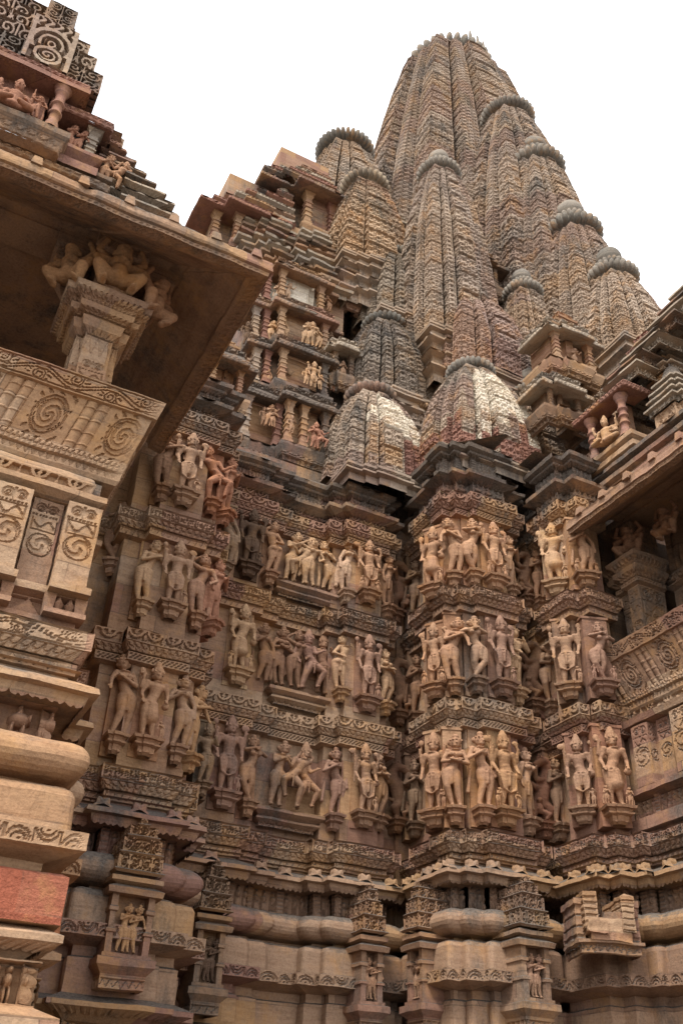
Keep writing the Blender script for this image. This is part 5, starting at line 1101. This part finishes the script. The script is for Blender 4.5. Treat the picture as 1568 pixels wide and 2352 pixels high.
put(c5(990, 812), c5(1050, 435), YBs+.08, 'side', f'stout ochre woman at the right corner of the {W1} {BL}', 'gold', True, 40)
put((464, 1800), (473, 1664), 9.75, 'man', f'greenish weathered figure squeezed at the right edge of the {W1} {BL}', 'grey')
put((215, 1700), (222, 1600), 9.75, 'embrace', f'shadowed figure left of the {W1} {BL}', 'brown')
put(cl(820, 1580), cl(850, 1220), YBs, 'side', f'cream woman seen in profile, leftmost on the {W2} {BL}', 'cream', True)
put(cl(985, 1592), cl(1030, 1240), YB, 'deity', f'grey-tan god with raised staffs on the {W2} {BL}', 'tan', ped='w')
put(cl(1128, 1655), cl(1178, 1305), YBs-.02, 'raise', f'woman with an arm over her head on the {W2} {BL}', 'pink')
put(cl(1215, 1690), cl(1250, 1335), YBs+.08, 'chest', f'plump woman at the right corner of the {W2} {BL}', 'rose', True, 40)
put(cl(650, 1350), cl(695, 1010), 9.65, 'cross', 'large tan woman half hidden behind the left balcony pilasters', 'tan', rot=-25)
put(cl(1285, 1360), cl(1330, 1040), 9.8, 'chest', f'grey woman in the gap left of the soot-black god, {W3} level', 'grey')
put(cl(935, 928), cl(965, 600), YBs, 'side', f'brown woman with folded arm, leftmost on the {W3} {BL}', 'brown', True)
put(cl(1060, 950), cl(1118, 622), YB, 'deity', f'broad tan god with raised lotus on the {W3} {BL}', 'tan', ped='w')
put(cl(1215, 1005), cl(1250, 702), YBs-.02, 'lean', f'red sandstone woman leaning right on the {W3} {BL}', 'red')
put(cl(1290, 1065), cl(1297, 752), YBs+.08, 'chest', f'red stone figure with a rounded back slab on the {W3} {BL}', 'red', True, 45)
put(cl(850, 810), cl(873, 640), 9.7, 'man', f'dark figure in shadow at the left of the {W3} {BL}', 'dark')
YG, YS, YP, YR = 10.36, 10.44, 10.50, 10.24
CL = 'of the middle wall'
put(c2(367, 470), c2(398, 130), YG, 'deity', f'soot-black god at the left of the {W3} {CL}', 'dark', ped='w')
put(c2(500, 527), c2(540, 200), YS, 'back', f'tan figure turned away beside the soot-black god', 'warm')
put(c2(620, 577), c2(662, 258), YP, 'embrace', f'left attendant of the cream panel group in the {W3} {CL}', 'cream', ped=None)
put(c2(695, 592), c2(715, 295), YP-.04, 'lean', f'bending man amid the cream panel group in the {W3} {CL}', 'cream', True, ped=None)
put(c2(755, 608), c2(775, 303), YP-.06, 'raise', f'woman clasped amid the cream panel group in the {W3} {CL}', 'cream', ped=None)
put(c2(855, 632), c2(875, 332), YP, 'side', f'right attendant of the cream panel group in the {W3} {CL}', 'cream', ped=None)
put(c2(990, 645), c2(1002, 318), 10.38, 'chest', f'pale ivory woman alone on a narrow strip in the {W3} {CL}', 'pale', True)
put(c2(1130, 642), c2(1155, 325), YR, 'axe', f'tan four-armed god on the right pilaster in the {W3} {CL}', 'warm', ped='w')
put(c2(1250, 742), c2(1245, 408), 10.34, 'chest', f'slim brown woman right of the god in the {W3} {CL}', 'brown', True, 20)
put(c2(300, 1142), c2(365, 738), YG, 'pot', f'large grey-gold god with flask at the left of the {W2} {CL}', 'cream', ped='w')
put(c2(442, 1216), c2(465, 848), YS, 'chest', f'first of two brown women left of the {W2} wide panel', 'brown', ped=None)
put(c2(548, 1242), c2(562, 866), YP, 'fold', f'second of two brown women left of the {W2} wide panel', 'brown', ped=None)
put(c2(660, 1262), c2(700, 892), YP-.04, 'raise', f'woman with both arms up at the centre of the {W2} wide panel', 'brown', ped=None)
put(c2(745, 1275), c2(745, 905), YP-.06, 'step', f'man stepping forward at the centre of the {W2} wide panel', 'mauve', True, ped=None)
put(c2(820, 1297), c2(838, 925), YP, 'man', f'broad-shouldered attendant at the right of the {W2} wide panel', 'brown', ped=None)
put(c2(955, 1268), c2(950, 918), 10.38, 'back', f'golden woman on a narrow strip in the {W2} {CL}', 'cream', True)
put(c2(1125, 1320), c2(1130, 932), YR, 'deity', f'mauve god with coiled emblem, right pilaster in the {W2} {CL}', 'mauve', ped='w')
put(c2(1237, 1357), c2(1258, 1015), 10.34, 'fold', f'ivory woman right of the mauve god in the {W2} {CL}', 'cream', True, 20)
put(c2(212, 1920), c2(258, 1450), YG, 'deity', f'tall mauve god with looped emblems, left in the {W1} {CL}', 'mauve', ped='w')
put(c2(360, 1982), c2(392, 1558), YS, 'cross', f'tan figure with crossed arms beside the tall mauve god', 'warm')
put(c2(525, 2012), c2(530, 1588), YP, 'embrace', f'left woman of the panel trio in the {W1} {CL}', 'tan', ped=None)
put(c2(650, 2020), c2(650, 1605), YP-.05, 'lean', f'entwined middle figure of the panel trio in the {W1} {CL}', 'tan', True, ped=None)
put(c2(712, 2042), c2(790, 1655), YP-.03, 'step', f'man of the panel trio lifting a leg, {W1} {CL}', 'warm', True, ped=None)
put(c2(908, 2070), c2(965, 1638), 10.38, 'chest', f'swaying mauve woman on a narrow strip in the {W1} {CL}', 'mauve')
put(c2(1105, 2052), c2(1132, 1628), YR, 'axe', f'tan god with axe, right pilaster in the {W1} {CL}', 'tan', ped='w')
put(c2(1190, 2075), c2(1222, 1655), 10.34, 'fold', f'woman with jug right of the axe god in the {W1} {CL}', 'tan', True, 20)
for (a_, b_) in ((c2(535, 572), c2(925, 655)), (c2(505, 1250), c2(875, 1315)), (c2(410, 2015), c2(835, 2068))):
    A_ = atY(a_[0], a_[1], 10.45); B_ = atY(b_[0], b_[1], 10.45); z_ = (A_[2]+B_[2])/2; mb = MB()
    sweep(mb, [(A_[0], 10.65), (A_[0], 10.42), (B_[0], 10.42), (B_[0], 10.65)], [(-.08, z_-.20, -.08, z_-.15, p_frieze(.02)), (-.08, z_-.15, -.02, z_-.13, None, k_(scallop=(.08, .02))), (-.02, z_-.13, -.03, z_-.10), (-.03, z_-.1, -.06, z_-.09), (-.06, z_-.09, .02, z_-.04), (.02, z_-.04, .02, z_, None, k_(jag=.03)), (.02, z_, -.2, z_+.005)], M_WALL, step=.015)
    mb.build('panel_ledge', t_mid)
RC = 'in the recess left of the front pier'
for (vf, vh, ff, fh, w_, p_, tn) in ((c2(1300, 768), c2(1345, 432), c2(1432, 785), c2(1440, 440), W3, 'anjali', 'grey'), (c2(1325, 1412), c2(1345, 1055), c2(1440, 1425), c2(1440, 1045), W2, 'anjali', 'brown'), (c2(1310, 2095), c2(1345, 1718), c2(1425, 2120), c2(1437, 1718), W1, 'anjali', 'grey')):
    put(vf, vh, 10.62, 'vyala', f'rearing lion-beast with rider, {w_} {RC}', 'brown')
    put(ff, fh, 10.45, p_, f'upright figure with joined hands, {w_} {RC}', tn, rot=-15)
DP = 'of the front pier'
D1 = [((275, 957), (285, 562), -5.98, 'deity', 'crowned god on the left face', 'warm', 0, -62, 'w'), ((378, 942), (397, 560), 9.14, 'fold', 'woman carrying a wreath on the left corner', 'warm', 0, -25, 'n'), ((525, 940), (507, 548), 9.04, 'chest', 'princely figure with a hand at the chest', 'warm', 0, -8, 'n'),
      ((648, 950), (650, 555), 8.96, 'axe', 'axe-bearing god', 'gold', 0, 0, 'w'), ((762, 1000), (722, 630), 9.1, 'chest', 'slighter companion right of the axe-bearing god', 'tan', 1, 15, 'n')]
D2 = [((275, 300), (300, -12), -5.98, 'axe', 'four-armed god on the left face', 'warm', 0, -62, 'w'), ((378, 277), (378, -50), 9.14, 'side', 'woman in profile on the left corner', 'warm', 1, -25, 'n'), ((490, 270), (488, -56), 9.04, 'cross', 'cross-legged dancer', 'tan', 1, -8, 'n'),
      ((630, 285), (622, -48), 8.96, 'deity', 'mauve-brown god', 'mauve', 0, 0, 'w'), ((703, 330), (712, -5), 9.1, 'back', 'cream figure turned away', 'cream', 1, 10, 'n')]
for tab, w_ in ((D1, W1), (D2, W2)):
    for f, h_, pl, po, lb, tn, mi_, ro, pd in tab: put(c4(*f), c4(*h_), pl, po, f'{lb}, {w_} {DP}', tn, bool(mi_), ro, pd)
for f, h_, pl, po, lb, tn, mi_, ro, pd in [((265, 1352), (270, 1055), -5.98, 'pot', 'bulky god with pot on the left face', 'warm', 0, -62, 'w'), ((370, 1292), (378, 1002), 9.14, 'side', 'woman looking left on the left corner', 'warm', 0, -25, 'n'), ((475, 1282), (442, 1002), 9.04, 'cross', 'woman with both hands raised to the face', 'warm', 0, -8, 'n'),
      ((590, 1308), (578, 1028), 8.96, 'deity', 'bearded god with raised flower', 'warm', 0, 0, 'w'), ((668, 1360), (668, 1090), 9.1, 'chest', 'woman nestling against the bearded god', 'tan', 1, 15, 'n')]:
    put(c3(*f), c3(*h_), pl, po, f'{lb}, {W3} {DP}', tn, bool(mi_), ro, pd)
RE = 'in the slot right of the front pier'
put(c4(848, 1022), c4(790, 660), 9.42, 'vyala', f'dark lion-beast on the {W1} {RE}', 'rose', True)
put(c4(925, 1032), c4(880, 675), 9.32, 'anjali', f'praying woman on the {W1} {RE}', 'tan')
put(c4(995, 1022), c4(965, 680), 9.42, 'vyala', f'half-seen lion-beast behind the praying woman of the {W1}', 'brown')
put(c4(790, 385), c4(775, 60), 9.42, 'vyala', f'dark lion-beast on the {W2} {RE}', 'brown', True)
put(c4(878, 392), c4(850, 75), 9.32, 'fold', f'slim woman holding a stem, {W2} {RE}', 'tan')
put(c3(748, 1412), c3(735, 1165), 9.42, 'vyala', f'dark lion-beast on the {W3} {RE}', 'brown', True)
put(c3(820, 1420), c3(800, 1158), 9.32, 'anjali', f'woman with joined hands, {W3} {RE}', 'warm')
EP_ = 'at the right end wall'
put(c4(1050, 942), c4(1047, 572), -7.42, 'axe', f'four-armed god facing left on the {W1} {EP_}', 'tan', rot=-50, ped='w')
put(c4(1228, 938), c4(1183, 535), 8.2, 'pot', f'tall tan god with flask on the {W1} {EP_}', 'warm', rot=-20, ped='w')
put(c4(978, 300), c4(955, -32), -7.42, 'deity', f'god with raised emblem facing left on the {W2} {EP_}', 'tan', rot=-50, ped='w')
put(c4(1155, 285), c4(1130, -25), 8.2, 'cross', f'dusky twisting figure on the {W2} {EP_}', 'mauve', rot=-20, ped='w')
put(c3(908, 1330), c3(900, 1028), -7.42, 'pot', f'pale cream god just left of the right eave tip', 'cream', rot=-50, ped='w')
put(c3(1062, 1292), c3(1010, 1020), 8.2, 'chest', f'tan figure half under the right eave on the {W3} {EP_}', 'warm', rot=-20, ped='w')
# small figures in the niche storeys of the hall roof
NG = 'small figures in the niche storeys'
for px, py, hy, Y, po, tn, lb in ((609, 985, 935, 10.98, 'embrace', 'warm', 'left of a tawny pair in the lowest niche storey'), (622, 988, 948, 10.95, 'fold', 'warm', 'right of a tawny pair in the lowest niche storey'), (662, 1003, 964, 10.8, 'man', 'tan', 'figure behind the second pillar of the lowest niche storey'),
      (712, 1035, 985, 10.72, 'chest', 'rose', 'rose woman in the right bay of the lowest niche storey'), (728, 1040, 985, 10.7, 'lean', 'rose', 'rose man in the right bay of the lowest niche storey'),
      (610, 888, 855, 11.2, 'chest', 'warm', 'outer left figure of the second niche storey'), (641, 902, 848, 11.15, 'embrace', 'grey', 'grey figure left of the pillar in the second niche storey'), (713, 898, 843, 10.93, 'deity', 'cream', 'grey four-armed god in the central bay of the second niche storey'), (696, 890, 855, 10.95, 'man', 'cream', 'attendant left of the four-armed god in the second niche storey'), (729, 902, 868, 10.93, 'fold', 'cream', 'attendant right of the four-armed god in the second niche storey'),
      (618, 790, 744, 11.35, 'fold', 'cream', 'bearded figure at the left of the third niche storey'), (643, 789, 739, 11.3, 'chest', 'cream', 'woman left of the pillar in the third niche storey'), (692, 798, 746, 11.13, 'embrace', 'cream', 'first of three figures in the central bay of the third niche storey'), (709, 802, 748, 11.12, 'raise', 'cream', 'second of three figures in the central bay of the third niche storey'), (724, 805, 762, 11.11, 'side', 'cream', 'third of three figures in the central bay of the third niche storey'), (559, 800, 750, 11.4, 'man', 'dark', 'blackened figure at the left end of the third niche storey'),
      (752, 812, 770, 11.3, 'anjali', 'grey', 'grey figure at the right end of the third niche storey'), (757, 905, 868, 11.1, 'embrace', 'rose', 'rose figure at the right end of the second niche storey'), (748, 722, 688, 11.5, 'side', 'warm', 'figure at the right end of the fourth niche storey'), (598, 985, 945, 11.0, 'man', 'brown', 'outermost left figure of the lowest niche storey'), (631, 695, 662, 11.55, 'chest', 'pale', 'left of the pale pair in the fourth niche storey'), (653, 696, 656, 11.5, 'embrace', 'pale', 'right of the pale pair in the fourth niche storey')):
    f = atY(px, py, Y); z1 = zat(f[0], f[1], hy); f[1] -= .08; statue(tuple(f), (z1-f[2])/1.0, po, 'small '+lb, tn, ped=None, group=NG)

# ------------------------------------------------------------------ little shrines standing out from the plinth
def plinth_niche(px, py, Y, label, rot=0, w_=.30, mat=M_WALL, tint='tan', broken=False, X=None, solid=True):
    """px,py: foot of the couple inside"""
    P = atY(px, py, Y) if X is None else atX(px, py, X); x, y = P[0], P[1]; zf = 3.06
    t = thing('plinth_shrine', label, 'shrine', (x, y, zf), 'little shrines on the temple plinth')
    a = math.radians(rot); ca, sa = math.cos(a), math.sin(a)
    def rp(pts): return [(x+u*ca-v*sa, y+u*sa+v*ca) for u, v in pts]
    def foot(hw, d): return rp([(-hw, .35), (-hw, -d), (hw, -d), (hw, .35)])
    mb = MB(); sweep(mb, foot(w_/2, .08), [(-.05, zf-.28, .0, zf-.27), (.0, zf-.27, .0, zf-.19, p_zig(.07, .02)), (.0, zf-.19, .0, zf-.16), (0, zf-.16, .06, zf-.1), (.06, zf-.1, .06, zf-.04), (.06, zf-.04, .02, zf-.03), (.02, zf-.03, .02, zf), (.02, zf, -.15, zf)], mat, step=.012); mb.build('shrine_base', t)
    mb = MB(); sweep(mb, foot(w_/2-.02, -.04), [(0, zf, 0, zf+.56)], mat); mb.build('back', t)
    for s_ in (-1, 1):
        mb = MB(); u0 = s_*(w_/2-.03)
        sweep(mb, rp([(u0-.03, .3), (u0-.03, -.08), (u0+.03, -.08), (u0+.03, .3)]), [(0, zf, 0, zf+.16), (0, zf+.16, .015, zf+.165), (.015, zf+.165, .015, zf+.19), (.015, zf+.19, -.005, zf+.2), (-.005, zf+.2, -.005, zf+.33), (-.005, zf+.33, .012, zf+.34), (.012, zf+.34, .012, zf+.37), (.012, zf+.37, 0, zf+.38), (0, zf+.38, 0, zf+.5)], mat, closed=True); mb.build('frame_post', t)
    mb = MB(); sweep(mb, foot(w_/2, .08), [(-.2, zf+.49, .05, zf+.48), (.05, zf+.48, .06, zf+.53), (.06, zf+.53, -.02, zf+.57), (-.02, zf+.57, .04, zf+.59), (.04, zf+.59, .04, zf+.63), (.04, zf+.63, -.05, zf+.66)], mat); mb.build('roof_slab', t)
    z = zf+.66; mb = MB()
    for hw, z0_, z1_, d in (((w_/2+.01, z, z+.16, .12), (w_/2-.02, z+.16, z+.32, .10), (w_/2-.07, z+.32, z+.44, .07), (.03, z+.44, z+.52, .04)) if not broken else ((w_/2+.03, z, z+.1, .05),)):
        sweep(mb, foot(hw, d), [(.0, z0_, .03, z0_+.02), (.03, z0_+.02, .02, z0_+.03), (0, z0_+.03, 0, z1_, p_tracery(.1, .035), dict(step=.01)), (0, z1_, -.1, z1_+.01)], mat)
    mb.build('pediment', t)
    f = lambda u, v: (x+u*ca-v*sa, y+u*sa+v*ca, zf+.02)
    for i, (u, po) in enumerate(((-.055, 'embrace'), (.055, 'side'))):
        statue(f(u, -.02), .40, po, ('left' if i == 0 else 'right')+' figure of the pair inside the '+label.split(', ')[0], tint, bool(i), rot, ped=None, group='tiny couples in the plinth shrines')
plinth_niche(288, 2166, 9.0, 'ochre shrine on the left plinth, tall pointed pediment over a couple', w_=.40, tint='gold')
plinth_niche(474, 2215, 10.02, 'soot-black shrine, at the left end of the middle plinth', w_=.30, mat=M_DARK, tint='dark')
plinth_niche(846, 2240, 9.95, 'golden shrine, on the right end of the middle plinth', w_=.26, tint='warm')
plinth_niche(967, 2265, 9, 'side-facing shrine, on the left face of the front pier plinth', rot=-90, X=5.82, w_=.30, tint='tan')
plinth_niche(1222, 2262, 8.65, 'grey-tan shrine, on the right of the front pier plinth', w_=.34, mat=M_BASE, tint='tan')
# damaged block with a hollow on the right section
t = thing('broken_block', 'broken ochre stone block with a square hollow, jutting from the right plinth', 'stone block')
P = atY(1393, 2150, 8.05); x, y = P[0], P[1]; mb = MB(); R_ = math.radians(-22); zq = lambda z: 3.55+(z-3.55)*.85
def rough_box(a, b, mat, w):
    a = np.array(a, float); b = np.array(b, float); n = 9; g_ = np.linspace(0, 1, n)
    for ax in range(3):
        for side in (0, 1):
            u_, v_ = np.meshgrid(g_, g_, indexing='ij'); Q = np.zeros((n, n, 3)); o_ = [k for k in range(3) if k != ax]
            Q[..., ax] = side; Q[..., o_[0]] = u_; Q[..., o_[1]] = v_
            Q = a+(b-a)*Q; X_ = Q[..., 0]*1.0; Y_ = Q[..., 1]*1.0
            Q[..., 0] = x+X_*math.cos(R_)-Y_*math.sin(R_); Q[..., 1] = y+X_*math.sin(R_)+Y_*math.cos(R_)
            mb.grid(Q, mat, w=w)
def rl(u, v): return (x+u*math.cos(R_)-v*math.sin(R_), y+u*math.sin(R_)+v*math.cos(R_))
for sg_ in (-1, 1):
    pth = [rl(sg_*.19-.07, .4), rl(sg_*.19-.07, -.14), rl(sg_*.19+.07, -.14), rl(sg_*.19+.07, .4)]
    sweep(mb, pth, [(0, 3.66, 0, 4.02 if sg_ < 0 else 4.0, p_bands(6, .02)), (0, 4.0, -.07, 4.03)], M_GOLD, step=.012, w=.012)
    pth = [rl(sg_*.28-.04, .4), rl(sg_*.28-.04, -.05), rl(sg_*.28+.04, -.05), rl(sg_*.28+.04, .4)]; sweep(mb, pth, [(0, 3.5, 0, 3.9, p_bands(4, .015)), (0, 3.9, .02, 3.91), (.02, 3.91, .02, 3.97), (.02, 3.97, -.05, 3.98)], M_WALL, step=.015, w=.012)
rough_box((-.20, -.12, 3.56), (.22, .4, 3.78), M_GOLD, .02); rough_box((-.06, -.10, 3.70), (.14, .4, 3.84), M_WALL, .02); rough_box((-.24, -.16, 3.62), (-.05, .1, 3.74), M_GOLD, .02)
sweep(mb, [rl(-.30, .4), rl(-.30, -.08), rl(.30, -.08), rl(.30, .4)], [(-.02, 3.44, .0, 3.45), (.0, 3.45, .0, 3.53, p_zig(.07, .02)), (0, 3.53, .03, 3.54), (.03, 3.54, .03, 3.57), (.03, 3.57, -.1, 3.58)], M_WALL, step=.015, w=.012)
mb.build('stone', t)
print('FIGS', NFIG, 'OBJ', len(bpy.data.objects), 'polys', sum(len(o.data.polygons) for o in bpy.data.objects if o.type == 'MESH'))
